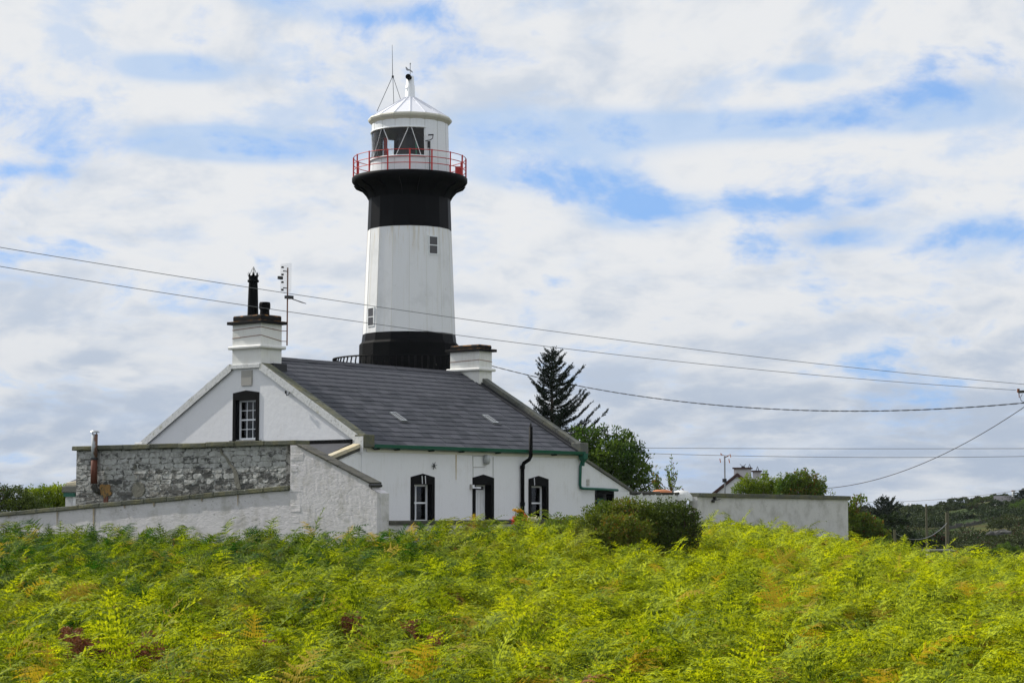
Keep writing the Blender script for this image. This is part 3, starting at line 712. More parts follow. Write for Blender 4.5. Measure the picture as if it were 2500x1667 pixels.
pt.lathe([(.165, z0), (.155, zt_ - .26), (.19, zt_ - .20), (.19, zt_ - .06), (.17, zt_), (.11, zt_), (.11, zt_ - .3)], 10, c=(.45, b_)); pt.build('chimney_pot', 'black_paint', ch, label='short black chimney pot with a flared rim')
ch2 = chimney(LEN - .42, LEN + .32, CH0 - .12, CH1 - .06, rz_(CH0) - .45, chz(857, 73.4), chz(905, 73.4), chz(841, 73.5), 2, 'far gable chimney without pots')
z = chz(880, 73.5); MB().tube([(LEN - .43, CH1 - .05, z - .02), (LEN - .43, CH0 - .128, z + .02), (LEN + .33, CH0 - .128, z - .02)], .011, 4).build('tie_wire', 'rust', ch2)
# aerial mast on the near chimney
ar = MB(); ax, ay = 1.05, CH0 - .12; zb, zt2 = chz(843, 65.5), chz(653, 65.5); ar.tube([(ax, ay, zb), (ax, ay, zt2)], .026, 6)
aer = ar.build('aerial_mast', 'rust', CT)
gr = MB(); zg0, zg1 = zt2 - .82, zt2 + .12
for k in range(10):
    y = ay + .24 - .48 * k / 9; gr.tube([(ax - .08, y, zg0), (ax - .08, y, zg1)], .0028, 3)
for k in range(16):
    z = zg0 + (zg1 - zg0) * k / 15; gr.tube([(ax - .08, ay - .24, z), (ax - .08, ay + .24, z)], .0028, 3)
gr.build('grid_reflector', 'grey_metal', aer)
dp = MB()
for fz in (.08, .35, .62, .88):
    z = zg0 + (zg1 - zg0) * fz; dp.box(ax - .2, ax - .12, ay + .06, ay + .10, z - .03, z + .03)
dp.box(ax - .2, ax, ay - .01, ay + .02, zg0 + .12, zg0 + .15); dp.box(ax - .2, ax, ay - .01, ay + .02, zt2 - .14, zt2 - .11); dp.box(ax - .32, ax - .14, ay + .07, ay + .15, zg0 + .42, zg0 + .52)
tag(dp.build('dipoles', 'dark_metal', aer), kind='stuff')
yg = MB(); z = chz(725, 65.5); yg.box(ax - .1, ax + .15, ay - .14, ay + .04, z - .05, z + .05); yg.tube([(ax, ay, z), (ax + .75, ay - .12, z - .16)], .014, 4)
for k in range(8): yg.tube([(ax + .2 + k*.07, ay - .1, z - .06 - k*.013), (ax + .2 + k*.07, ay + .06, z - .03 - k*.013)], .005, 3)
yg.build('yagi_antenna', 'dark_metal', aer)
# windows
def surround(parent_kind, x0, x1, z0, z1, peak, depth, mode):
    """mode 0: front wall (x along a, outward -b). mode 1: gable (x along b, outward -a)"""
    m = MB()
    def bx(xa, xb, da, db, za, zb):
        if mode == 0: m.box(xa, xb, da, db, za, zb)
        else: m.box(da, db, xa, xb, za, zb)
    bx(x0, x0 + J, -.03, depth, z0, z1 - .22); bx(x1 - J, x1, -.03, depth, z0, z1 - .22)
    poly = [(x0, z1 - .22), (x1, z1 - .22), (x1, z1 + .02), ((x0 + x1)/2, z1 + peak), (x0, z1 + .02)]
    m.prism(poly, 1 if mode == 0 else 0, -.03, depth * .5)
    bx(x0, x1, depth*.5, depth, z1 - .22, z1 - .02)
    return m
def sash(mode, x0, x1, z0, z1, dep, cols, rows, gap=0):
    """white box frame with sashes; returns frame object with panes"""
    def B(m, xa, xb, da, db, za, zb):
        if mode == 0: m.box(xa, xb, da, db, za, zb)
        else: m.box(da, db, xa, xb, za, zb)
    fr = MB(); t = .055
    B(fr, x0, x0 + t, dep, dep + .09, z0, z1); B(fr, x1 - t, x1, dep, dep + .09, z0, z1); B(fr, x0 + t, x1 - t, dep, dep + .09, z0, z0 + .05); B(fr, x0 + t, x1 - t, dep, dep + .09, z1 - t, z1)
    zm = (z0 + z1) / 2; B(fr, x0 + t, x1 - t, dep + .01, dep + .07, zm - .025, zm + .025)
    w = fr.build('window', 'pvc_white', CT)
    gx0, gx1 = x0 + t, x1 - t
    gbars = MB()
    for c in range(1, cols): x = gx0 + (gx1 - gx0) * c / cols; B(gbars, x - .011, x + .011, dep + .02, dep + .05, z0 + .05, zm - .025); B(gbars, x - .011, x + .011, dep + .02, dep + .05, zm + .025, z1 - t)
    for r_ in range(1, rows):
        for (za, zb) in ((z0 + .05, zm - .025), (zm + .025, z1 - t)):
            z = za + (zb - za) * r_ / rows; B(gbars, gx0, gx1, dep + .022, dep + .048, z - .011, z + .011)
    if gbars.v: gbars.build('glazing_bar', 'pvc_white', w)
    for (za, zb) in ((z0 + .05, zm - .025), (zm + .025, z1 - t)):
        for c in range(cols):
            for r_ in range(rows):
                p = MB(); xa = gx0 + (gx1 - gx0) * c / cols; xb = gx0 + (gx1 - gx0) * (c + 1) / cols; zz0 = za + (zb - za) * r_ / rows; zz1 = za + (zb - za) * (r_ + 1) / rows
                B(p, xa + .002, xb - .002, dep + .034, dep + .038, zz0 + .002, zz1 - .002); p.build('pane', 'glass', w)
    cu = MB()
    for k in range(10):
        for (xs_, sgn) in ((gx0, 1), (gx1, -1)):
            x = xs_ + sgn * (.012 + k * .016); B(cu, x - .008, x + .008, dep + .14 + .012 * (k % 2), dep + .15 + .012 * (k % 2), z0 + .03, z1 - .05)
    cu.build('curtain', 'curtain', w)
    return w
for wn in (W1, W2):
    surround(0, wn[0], wn[1], wn[2] - .10, wn[3], .13, .26, 0).build('window_surround', 'black_paint', CT)
    sash(0, wn[0] + J, wn[1] - J, wn[2], wn[3] - .22, .17, 1, 1)
    MB().box(wn[0] - .06, wn[1] + .06, -.09, .17, wn[2] - .12, wn[2] - .0).build('window_ledge', 'black_paint', CT)
w1v = MB().box((W1[0]+W1[1])/2 - .14, (W1[0]+W1[1])/2 - .10, .175, .22, 1.0, 2.1).build('mullion', 'pvc_white', CT)
for (xx, hh) in ((W1[0] + .50, .1), (W1[0] + .66, .1), (W2[0] + .27, .1)):
    MB().tube([(xx, -.045, W1[3] + .06), (xx + .02, -.045, W1[3] - .20)], .014, 4).build('wall_cable', 'pvc_white', CT)
surround(0, DR[0], DR[1], DR[2], DR[3], .13, .30, 0).build('door_surround', 'black_paint', CT)
d = MB(); x0, x1 = DR[0] + J, DR[1] - J
d.box(x0, x0 + .05, .26, .34, -.4, 2.14); d.box(x1 - .05, x1, .26, .34, -.4, 2.14); d.box(x0 + .05, x1 - .05, .26, .34, 1.92, 1.98); d.box(x0 + .05, x1 - .05, .26, .34, 2.10, 2.14)
dr = d.build('door_frame', 'pvc_white', CT)
MB().box(x0 + .05, x1 - .05, .285, .32, -.2, 1.92).build('door', 'lantern_white', CT)
dd = bpy.data.objects['door']
for k in range(1, 5): MB().box(x0 + .05 + k * .14, x0 + .056 + k * .14, .281, .286, -.1, 1.88).build('board_joint', 'plaque_grey', dd)
MB().tube([(x1 - .10, .25, .82), (x1 - .10, .25, .95)], .018, 6).build('handle', 'dark_metal', dd)
MB().box(x0 + .05, x1 - .05, .30, .31, 1.98, 2.10).build('fanlight', 'window_grey', CT)
surround(1, GW[0], GW[1], GW[2] - .02, GW[3] + .03, .10, .26, 1).build('window_surround', 'black_paint', CT)
sash(1, GW[0] + J, GW[1] - J, GW[2] + .02, GW[3] - .19, .15, 3, 2)
MB().box(-.09, .2, GW[0] - .10, GW[1] + .10, GW[2] - .12, GW[2] - .02).build('window_ledge', 'black_paint', CT)
MB().box(-.05, -.0, 4.93, 5.42, chz(940, 65), chz(903, 65)).build('wall_plaque', 'plaque_grey', CT)
ho = MB(); z = chz(958, 63.8); hb_ = 3.05
ho.tube([(0, hb_, z), (-.16, hb_, z)], .012, 5); ho.tube([(-.16, hb_, z + .02), (-.16, hb_ + .04, z - .07), (-.16, hb_ + .12, z - .09), (-.16, hb_ + .17, z - .02), (-.16, hb_ + .17, z + .06)], .014, 5)
ho.tube([(-.16, hb_ + .17, z - .03), (-.16, hb_ + .17, z + .06)], .035, 6); ho.build('cable_bracket', 'dark_metal', CT)
# gutter, hopper, downpipes, vent pipe
gt = MB(); gt.prism([(-.27, 3.36), (-.25, 3.27), (-.19, 3.23), (-.13, 3.27), (-.12, 3.36), (-.14, 3.36), (-.15, 3.28), (-.19, 3.255), (-.235, 3.28), (-.25, 3.36)], 0, .34, LEN - .1)
gt.build('gutter', 'green_gutter', CT)
br = MB().prism([(-.0, 3.27), (-.22, 3.235), (-.22, 3.20), (-.0, 3.19)], 0, 0, .09).build('gutter_bracket', 'black_paint', CT, loc=(.5, 0, 0))
for a in (1.45, 3.1, 4.6, 6.5, 9.6): share(br, CT, loc=(a, 0, 0))
MB().box(.2, LEN - .2, -.035, .0, 3.13, 3.22).build('eaves_course', 'cream_trim', CT)
MB().lathe([(.05, 2.86), (.06, 2.98), (.16, 3.12), (.18, 3.30), (.17, 3.30)], 4, 45, 405, c=(LEN - .12, -.16)).build('hopper', 'green_gutter', CT)
zp = chz(1192, 71)
dpx = LEN - .17
MB().tube([(dpx + .05, -.10, 3.0), (dpx, -.08, 2.85), (dpx - .02, -.07, zp + .12), (dpx + .02, -.07, zp + .03), (dpx + .14, -.08, zp), (LEN + 1.1, -.09, zp - .02), (LEN + 2.05, -.09, zp - .05)], .052, 8).build('downpipe', 'green_gutter', CT, smooth=True)
va_ = 7.93
MB().tube([(va_, -.08, -.3), (va_, -.08, 2.78), (va_ + .02, -.12, 2.90), (va_ + .08, -.30, 3.02), (va_ + .10, -.36, 3.14), (va_ + .10, -.36, chz(1040, 67.6))], .066, 8).build('vent_pipe', 'black_paint', CT, smooth=True)
vp = bpy.data.objects['vent_pipe']
for z in (2.70, 1.45): MB().tube([(va_, -.08, z), (va_, -.08, z + .12)], .085, 8).build('pipe_collar', 'black_paint', vp)
cg = MB()
for k in range(5): an = k * 1.256; cg.tube([(va_ + .10 + .05*math.cos(an), -.36 + .05*math.sin(an), chz(1042, 67.6)), (va_ + .10, -.36, chz(1030, 67.6))], .01, 3)
cg.build('wire_guard', 'dark_metal', vp)
lx = 6.0; zl = chz(1122, 66.8)
MB().lathe([(.001, -.17), (.10, -.14), (.13, 0), (.10, .14), (.001, .17)], 12, c=(0, 0)).build('bulkhead_lamp', 'grey_lamp', CT, smooth=True, loc=(lx, -.08, zl))
wl = MB(); wl.tube([(lx, -.02, zl + .15), (lx - .02, -.02, 3.12)], .014, 4); wl.tube([(lx, -.02, zl - .15), (lx - .02, -.02, zl - .24), (lx - .62, -.02, zl - .26)], .008, 4)
wl.tube([(lx - .64, -.02, 3.1), (lx - .62, -.02, 2.2)], .008, 4); wl.tube([(lx + .42, -.02, 3.1), (lx + .42, -.02, 2.4)], .008, 4); wl.tube([(lx - .64, -.02, 3.1), (lx, -.02, 3.1)], .008, 4)
wl.build('wall_cable', 'plaque_grey', CT)
sl = MB(); sl.box(5.27, 5.35, -.10, 0, 2.02, 2.14); sl.box(5.34, 5.54, -.22, -.06, 2.02, 2.07); sl.build('security_lamp', 'pvc_white', CT)
MB().box(5.22, 5.29, -.06, 0, 1.99, 2.16).build('junction_box', 'plaque_grey', CT)
st = MB(); z = chz(1137, 64.8); sx_ = 3.38
for k in range(6):
    an = k * math.pi / 3 + .2; st.tube([(sx_, -.04, z), (sx_ + .13 * math.cos(an), -.05, z + .13 * math.sin(an))], [.02, .006], 4)
st.build('star_ornament', 'dark_metal', CT)
for (a, z0_, z1_, w) in ((4.52, 1.9, 3.12, .035), (10.98, 2.75, 3.0, .03)):
    mm = MB(); mm.add([(a, -.006, z0_), (a + w, -.006, z0_ + .3), (a + w * 1.2, -.006, z1_), (a - .01, -.006, z1_)], [(0, 1, 2, 3)]); mm.build('rust_stain', 'stain', CT) if 'stain' in MATS else None
mat('stain', (.46, .36, .20), .9)
mm = MB(); mm.add([(4.50, -.006, 2.3), (4.53, -.006, 2.3), (4.545, -.006, 3.12), (4.485, -.006, 3.12)], [(0, 1, 2, 3)]); mm.build('rust_stain', 'stain', CT)
# lean-to at the far gable
def coping_along_a(pa, za, pb, zb, b0, b1, n, mname, thick=.10):
    L = math.hypot(pb - pa, zb - za); an = math.atan2(zb - za, pb - pa)
    for k in range(n):
        l = L / n; o = MB().box(.003, l - .003, b0, b1, 0, thick).build('coping_slab', mname, CT, bevel=.01); jit(o.data, .005)
        o.location = (pa + math.cos(an) * l * k, 0, za + math.sin(an) * l * k); o.rotation_euler = (0, -an, 0)
e0, e1 = LEN, LEN + 3.0; zr0, zr1 = chz(1112, 70.9) - .1, chz(1192, 73.2) - .1
slp = (zr1 - zr0) / (e1 - e0); zz = lambda a: zr0 + slp * (a - e0)
lt = MB(); o0, o1 = 12.27, 13.4
lt.prism([(e0, 2.0), (e1, 2.0), (e1, zz(e1)), (e0, zz(e0))], 1, .06, .5)
lt.box(e0, o0, .06, .5, -.4, 2.0); lt.box(o1, e1, .06, .5, -.4, 2.0); lt.box(e1 - .4, e1, .5, 7, -.4, zz(e1))
lt.build('lean_to_wall', 'white_render', CT)
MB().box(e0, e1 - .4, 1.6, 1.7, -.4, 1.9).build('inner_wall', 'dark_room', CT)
MB().prism([(e0, zz(e0) + .02), (e1, zz(e1) + .02), (e1, zz(e1) - .1), (e0, zz(e0) - .1)], 1, .45, 7).build('lean_to_roof', 'slate', CT)
coping_along_a(e0 + .04, zz(e0), e1 + .1, zz(e1) - .03, -.0, .5, 6, 'grey_stone')
pd = MB(); pd.box(o0, o0 + .1, .03, .3, -.4, 2.0); pd.box(o1 - .1, o1, .03, .3, -.4, 2.0); pd.box(o0 + .1, o1 - .1, .03, .3, 1.86, 2.0); pd.build('door_surround', 'black_paint', CT)
MB().box(o0 + .3, o1 - .25, .30, .34, -.4, 1.72).build('door', 'green_gutter', CT, label='dark green lean-to door')
vg = MB(); z = chz(1177, 71)
for k in range(5): vg.box(11.75, 11.93, .045, .06, z - .12 + k * .05, z - .09 + k * .05)
vg.build('vent_grille', 'plaque_grey', CT)
# lean-to at the near gable
n0 = -3.3; zn = lambda a: 3.30 + .315 * a
ln = MB(); ln.prism([(n0, -.4), (0, -.4), (0, zn(0)), (n0, zn(n0))], 1, .02, .42); ln.box(n0, 0, 9.9, 10.3, -.4, 2.2); ln.build('lean_to_wall', 'white_render', CT)
MB().prism([(n0, zn(n0) - .05), (-.003, zn(0) + .12), (-.003, zn(0) - .05), (n0, zn(n0) - .15)], 1, .42, 10.2).build('lean_to_roof', 'slate', CT)
MB().box(-.06, -.003, .4, 10.2, zn(0) + .10, zn(0) + .22).build('flashing', 'black_rough', CT)
coping_along_a(n0, zn(n0), -.02, zn(0) - .02, -.04, .30, 5, 'cream_stone', .11)
MB().prism([(n0, zn(n0) - .02), (-.1, zn(0) - .05), (-.1, zn(0) - .14), (n0, zn(n0) - .12)], 1, -.03, .02).build('verge_board', 'dark_stone', CT)

# ---------------------------------------------------------------- walls in front and at the left
def hthing(name, label, cat, a, b, z=0, group=None): return thing(name, label, cat, H(a, b, z), AU, group)
# white wall with the raking top
RW = hthing('raking_wall', 'whitewashed rubble wall with a steep slate-edged raking top beside the cottage gable', 'wall', -3.8, -.69)
# local: x = a+3.8, y = b+.69
def wz(y, Y): return zat(y, Y) - C0.z
prof = [(-4.25 + .69, 1.80), (-3.90 + .69, 1.93), (-3.88 + .69, wz(1180, 56.8)), (-1.0 + .69, wz(1089, 58.6)), (.0, wz(1087, 58.9))]
nseg = 46; bs = np.linspace(-4.25 + .69, 0, nseg)
rb = MB(); nz_ = 22
tops = [float(np.interp(b, [p[0] for p in prof], [p[1] for p in prof])) for b in bs]
for i, b in enumerate(bs):
    for k in range(nz_):
        z = -.6 + (tops[i] + .6) * k / (nz_ - 1)
        rr = (.10 if b < bs[0] + .02 else 0)
        rb.v.append((rr + random.uniform(-.003, .003), b, z))
for i in range(nseg - 1):
    for k in range(nz_ - 1): q = i * nz_ + k; rb.f.append((q, q + 1, q + nz_ + 1, q + nz_)); rb.mi.append(0)
rb.prism([(b, t) for b, t in zip(bs, tops)] + [(0, -.6), (bs[0], -.6)], 0, .06, .42)
rb.build('wall', 'whitewash', RW)
L = math.hypot(2.88, prof[3][1] - prof[2][1]); an = math.atan2(prof[3][1] - prof[2][1], 2.88)
for k in range(7):
    l = (L + .1) / 7; o = MB().box(-.04, .44, .003, l - .003, 0, .05).build('coping_slate', 'dark_stone', RW, bevel=.008); jit(o.data, .006)
    o.location = (0, prof[2][0] - .05 + math.cos(an) * l * k, prof[2][1] - .015 + math.sin(an) * l * k); o.rotation_euler = (an, 0, 0)
MB().tube([(-.08, prof[2][0] - .08, prof[2][1] - .06), (.4, prof[2][0] - .08, prof[2][1] - .06)], .05, 6).build('gutter_end', 'dark_metal', RW)
for k in (0, 2, 3, 5, 7, 8):
    z = .35 + k * .30 + random.uniform(-.02, .02); w = random.uniform(.30, .62); h_ = random.uniform(.20, .27)
    o = MB().box(-.008, .05, -w, -.03, z, z + h_).build('quoin_stone', 'whitewash', RW, bevel=.012); jit(o.data, .008)

# low white boundary wall
LW = hthing('boundary_wall', 'long low white wall with grey coping sloping down to the left', 'wall', -3.8, -.67)
b0, b1 = 0.0, 16.5
zl0, zl1 = wz(1196, 59), wz(1262, 67.6); lz = lambda b: zl0 + (zl1 - zl0) * b / 14.2
lw = MB(); n_ = 70; kz = 14
for i in range(n_ + 1):
    b = b0 + (b1 - b0) * i / n_
    for k in range(kz):
        z = -1.2 + (lz(b) + 1.2) * k / (kz - 1); lw.v.append((.03 + random.uniform(-.003, .003), b, z))
for i in range(n_):
    for k in range(kz - 1): q = i * kz + k; lw.f.append((q, q + 1, q + kz + 1, q + kz)); lw.mi.append(0)
lw.prism([(b0, lz(b0)), (b1, lz(b1)), (b1, -1.2), (b0, -1.2)], 0, .06, .19); lw.build('wall', 'whitewash', LW)
l = 1.07
for k in range(15):
    o = MB().box(-.04, .36, .004, l - .004, 0, .135).build('coping_slab', 'lichen_stone', LW, bevel=.015); jit(o.data, .010)
    b = .02 + k * l; an = math.atan2(zl1 - zl0, 14.2); o.location = (0, b, lz(b)); o.rotation_euler = (an + random.uniform(-.004, .004), 0, 0)
mat('wash_stain', (.36, .30, .22), .95)
def b_stain(t):
    pass
for (b, ln_, w) in ((2.2, .35, .03), (3.8, .10, .05), (6.0, .14, .05), (7.4, .12, .04), (8.9, .75, .05), (10.75, .5, .035), (15.0, .12, .08), (14.4 - 1.1, .08, .04)):
    mm = MB(); z = lz(b) + .0; ox = -.004
    mm.add([(ox, b - w, z), (ox, b + w, z), (ox, b + w * .6, z - ln_ * .6), (ox, b + w * .15, z - ln_), (ox, b - w * .5, z - ln_ * .8)], [(0, 4, 3, 2, 1)]); mm.build('rust_stain', 'wash_stain', LW)

# grey rubble wall of the outbuilding
GWL = hthing('rubble_wall', 'grey mottled rubble stone wall with a level coping behind the low white wall', 'wall', -3.6, -.3)
gz0 = 3.24; B1 = 9.72
MB().box(.028, .45, 0, B1, -.6, gz0).build('core', 'mortar', GWL)
MB().box(.024, .06, B1 - .9, B1 + .002, 0, gz0 - .01).build('old_render', 'mortar', GWL)
sv = []
def stone_mesh(w, h):
    mm = MB(); d = .03
    ys_ = [0, w*.12, w*.5, w*.88, w]; top_ = [h*.75, h, h*.96, h, h*.7]; bot_ = [h*.2, 0, h*.04, 0, h*.25]
    j = lambda a: a + random.uniform(-.012, .012)
    outer = [(y, j(t)) for y, t in zip(ys_, top_)] + [(y, j(t)) for y, t in list(zip(ys_, bot_))[::-1]]
    cy, cz = w/2, h/2; n = len(outer)
    mm.add([(0.06, y, z) for y, z in outer] + [(random.uniform(.004, .026), cy + (y - cy)*.90, cz + (z - cz)*.84) for y, z in outer],
           [tuple(range(n, 2*n))[::-1]] + [(i, n + i, n + (i+1) % n, (i+1) % n) for i in range(n)])
    return mm
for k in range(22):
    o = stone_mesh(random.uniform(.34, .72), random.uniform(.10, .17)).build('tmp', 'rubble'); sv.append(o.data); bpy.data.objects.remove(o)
import colorsys
def dims(me): co = [v_.co for v_ in me.vertices]; return max(c.y for c in co), max(c.z for c in co)
SV = [(me,) + dims(me) for me in sv]
n_st = 0; zrow = .95
patches = [(6.35, 1.75, .55, .42)]
rest = MB()
rows = []
while zrow < gz0 - .05: st_ = random.uniform(.085, .185); rows.append((zrow, st_)); zrow += st_
for zrow, rh in rows[::-1]:
    b = random.uniform(-.3, 0)
    while b < B1 - .05:
        me, w, h_ = random.choice(SV)
        if b + w > B1: w2 = B1 - b
        else: w2 = w
        if b < 0: bb, w2 = 0.0, w2 + b
        else: bb = b
        hidden = zrow < lz(bb) - .15
        if w2 > .1 and not hidden and not (bb > patches[0][0] - .45 and bb < patches[0][0] + patches[0][2] - .1 and zrow > patches[0][1] - .1 and zrow < patches[0][1] + patches[0][3] - .05):
            sc = (random.uniform(.7, 1.3), w2 / w, (rh + .012) / h_)
            if n_st < 300:
                o = bpy.data.objects.new('stone', me); COL.objects.link(o); o.parent = GWL; o.location = (.0, bb, zrow + random.uniform(-.022, .022)); o.scale = sc; o.rotation_euler = (random.uniform(-.05, .05), 0, 0); n_st += 1
            else:
                M_ = Matrix.Translation((.03, bb, zrow)) @ Matrix.Diagonal((sc[0], sc[1], sc[2], 1))
                rest.add([M_ @ v_.co for v_ in me.vertices], [tuple(p.vertices) for p in me.polygons])
        b += w + .012
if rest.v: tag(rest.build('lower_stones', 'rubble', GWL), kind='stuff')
px, pz, pw, phh = patches[0]
mm = MB(); ring_ = [(px + pw/2 + pw*.56*math.cos(t)*random.uniform(.9, 1.1), pz + phh/2 + phh*.56*math.sin(t)*random.uniform(.9, 1.1)) for t in [k * math.pi/7 for k in range(14)]]
mm.prism(ring_, 0, .0, .06); mm.build('cement_patch', 'patch_cement', GWL)
# cement-filled crack running down from the coping
mm = MB(); ck = [(2.85, 3.2), (2.78, 3.05), (2.55, 2.9), (2.42, 2.72), (2.22, 2.55), (2.12, 2.35), (2.08, 2.15), (1.98, 1.95)]; wd = [.03, .05, .05, .06, .08, .09, .11, .08]
mm.add([(-.012, b + w, z) for (b, z), w in zip(ck, wd)] + [(-.012, b - w, z) for (b, z), w in zip(ck, wd)] + [(.07, b + w, z) for (b, z), w in zip(ck, wd)] + [(.07, b - w, z) for (b, z), w in zip(ck, wd)],
       [q for i in range(7) for q in ((i, i+1, 8+i+1, 8+i), (i, 16+i, 16+i+1, i+1), (8+i, 8+i+1, 24+i+1, 24+i))])
mm.build('filled_crack', 'patch_cement', GWL)
for k in range(8):
    l = (B1 + .45 + .12) / 8; o = MB().box(-.10, .55, .004, l - .004, 0, .145).build('coping_slab', 'lichen_stone', GWL, bevel=.015); jit(o.data, .010)
    o.location = (0, -.45 + k * l, gz0 + random.uniform(-.006, .006))
# stove flue beside the rubble wall
fb = 8.62; fx = -.14
FL = hthing('flue_pipe', 'rusty metal stove flue with a small silver cowl against the grey rubble wall', 'flue', -3.6 + fx, -.3 + fb)
zf1, zf0, zfm = wz(1056, 64.5), wz(1180, 64.5), wz(1120, 64.5)
MB().tube([(0, 0, zfm), (0, 0, zf1 - .22)], .10, 14).build('upper_pipe', 'flue_grey', FL, smooth=True) if 'flue_grey' in MATS else None
def b_flue(t):
    p = objco(t); x = t.math('SUBTRACT', t.sep(p)[1], t.sep(p)[0])
    c = t.mix(t.ramp(t.math('ADD', t.math('MULTIPLY', x, -3.5), t.noise(p, 5, 4, .6)), .35, .75), (.42, .45, .48), (.15, .08, .05))
    setc(t, c)
mat('flue_grey', rough=.7, metal=.0, build=b_flue)
def b_flue2(t):
    p = objco(t); setc(t, t.mix(t.noise(t.scalevec(p, (9, 9, 2)), 1, 4, .6), (.06, .018, .012), (.20, .07, .04)))
mat('flue_rust', rough=.8, build=b_flue2)
MB().tube([(0, 0, zfm), (0, 0, zf1 - .05)], .10, 14).build('upper_pipe', 'flue_grey', FL, smooth=True)
MB().tube([(0, 0, zf0), (0, 0, zfm - .001)], .105, 14).build('lower_pipe', 'flue_rust', FL, smooth=True)
MB().tube([(0, 0, zfm - .03), (0, 0, zfm + .03)], .125, 14).build('pipe_collar', 'dark_metal', FL)
co = MB(); co.lathe([(.001, zf1 + .08), (.10, zf1 + .06), (.16, zf1 + .01), (.15, zf1)], 14)
co.build('cowl', 'bright_steel', FL)
ps = MB()
for k in range(4): ps.tube([(.08 * math.cos(k * 1.57), .08 * math.sin(k * 1.57), zf1 - .05), (.1 * math.cos(k * 1.57), .1 * math.sin(k * 1.57), zf1 + .02)], .008, 4)
ps.build('cowl_leg', 'dark_metal', FL)
elb = MB().tube([(0, 0, zf0), (0, 0, zf0 - .1), (.05, -.06, zf0 - .22), (.2, -.10, zf0 - .28)], .10, 10).build('elbow', 'dark_stone', FL, smooth=True)
# lichened soot patch at its foot
mm = MB(); cy_, cz_ = fb - .42, zf0 - .22
rg = [(cy_ + .30 * math.cos(t) * random.uniform(.75, 1.2), cz_ + .24 * math.sin(t) * random.uniform(.75, 1.2)) for t in [k * math.pi/9 for k in range(18)]]
mm.prism(rg, 0, -.012, .05); mm.build('lichen_patch', 'orange_lichen', GWL)
mm = MB(); mm.prism([(cy_ - .12, cz_ - .15), (cy_ + .10, cz_ - .12), (cy_ + .07, cz_ - .95), (cy_ - .08, cz_ - .95)], 0, -.01, .05); mm.build('rust_stain', 'flue_rust', GWL)
# end of the rear eaves at the far left
SH = hthing('outhouse', 'small white outhouse end with a stone cap and green gutter left of the rubble wall', 'outhouse', -3.3, 9.75)
zt_ = wz(1186, 66)
MB().box(0, 1.2, 0, .55, -.6, zt_ - .35).build('wall', 'white_render', SH)
MB().box(-.08, 1.3, -.1, .66, zt_ - .22, zt_).build('coping_slab', 'grey_stone', SH, bevel=.02)
MB().prism([(-.1, zt_), (.55, zt_), (.45, zt_ + .12), (-.1, zt_ + .16)], 0, -.05, 1.3).build('cap_stone', 'cream_stone', SH, bevel=.02)
MB().box(-.06, 1.2, 0, .58, zt_ - .35, zt_ - .225).build('gutter', 'green_gutter', SH)

# low wall in front of the cottage
FW = hthing('front_garden_wall', 'low white wall with dark coping running along the front of the cottage', 'wall', -3.4, -4.25)
fl_ = 13.1; ft = wz(1271, 57) - .12
MB().box(.02, fl_, 0, .3, -.8, ft).build('wall', 'whitewash', FW)
l = 1.19
for k in range(11):
    o = MB().box(.004, l - .004, -.05, .36, 0, .125).build('coping_slab', 'dark_stone', FW, bevel=.012); jit(o.data, .008)
    o.location = (k * l, 0, ft)
# rough white yard wall and the tall garden wall on the right
YW = hthing('yard_wall', 'rough whitewashed stone yard wall with an earthy top, half hidden behind the olive bush', 'wall', LEN + 3.0, .4)
yz = wz(1206, 75)
yw = MB(); n_ = 24
for i in range(n_ + 1):
    for k in range(8): yw.v.append((i * 4.3 / n_, random.uniform(-.05, .05), -.5 + (yz + .5) * k / 7 + (random.uniform(-.06, .05) if k == 7 else 0)))
for i in range(n_):
    for k in range(7): q = i*8 + k; yw.f.append((q, q + 8, q + 9, q + 1)); yw.mi.append(0)
yw.box(0, 4.3, .06, .45, -.5, yz - .06); yw.build('wall', 'mottled_white', YW)
for k in range(9):
    o = MB().box(0, random.uniform(.35, .55), -.02, .42, 0, random.uniform(.10, .16)).build('top_stone', 'dark_stone', YW, bevel=.03); jit(o.data, .02); o.location = (.1 + k * .42, 0, yz - .03)
o = MB().lathe([(.001, .16), (.3, .15), (.5, .1), (.58, 0)], 16).build('roof_tile', 'orange_plastic', YW, smooth=True); o.location = (2.9, .2, yz + .07); o.scale = (1, .5, .7)
GD = hthing('garden_wall', 'tall pale rendered garden wall with a grey coping to the right of the bush', 'wall', 18.8, 0)
gh0, gh1 = wz(1212, 76.6), wz(1219, 85.5)
gw = MB(); gl = 11.65
gw.prism([(0, -2.2), (gl, -2.2), (gl, gh1), (0, gh0)], 1, 0, .38); gw.build('wall', 'weathered_white', GD)
for k in range(10):
    l = (gl + .1) / 10; o = MB().box(.003, l - .003, -.10, .48, 0, .15).build('coping_slab', 'lichen_stone', GD, bevel=.012); jit(o.data, .006)
    an = math.atan2(gh1 - gh0, gl); o.location = (k * l, 0, gh0 + (gh1 - gh0) * k / 10); o.rotation_euler = (0, -an, 0)
sk = MB(); z = wz(1218, 77.2)
sk.tube([(1.0, -.03, z - .08), (1.0, -.12, z - .08)], .06, 6); sk.tube([(1.12, -.03, z + .03), (1.12, -.12, z + .03)], .06, 6); sk.tube([(1.0, -.1, z - .05), (1.4, -.14, z)], .02, 4); sk.build('floodlight', 'dark_metal', GD)
MB().lathe([(.001, .42), (.25, .38), (.42, .2), (.45, 0)], 14).build('wall_pier', 'mottled_white', YW, smooth=True, loc=(4.05, .1, yz - .25))

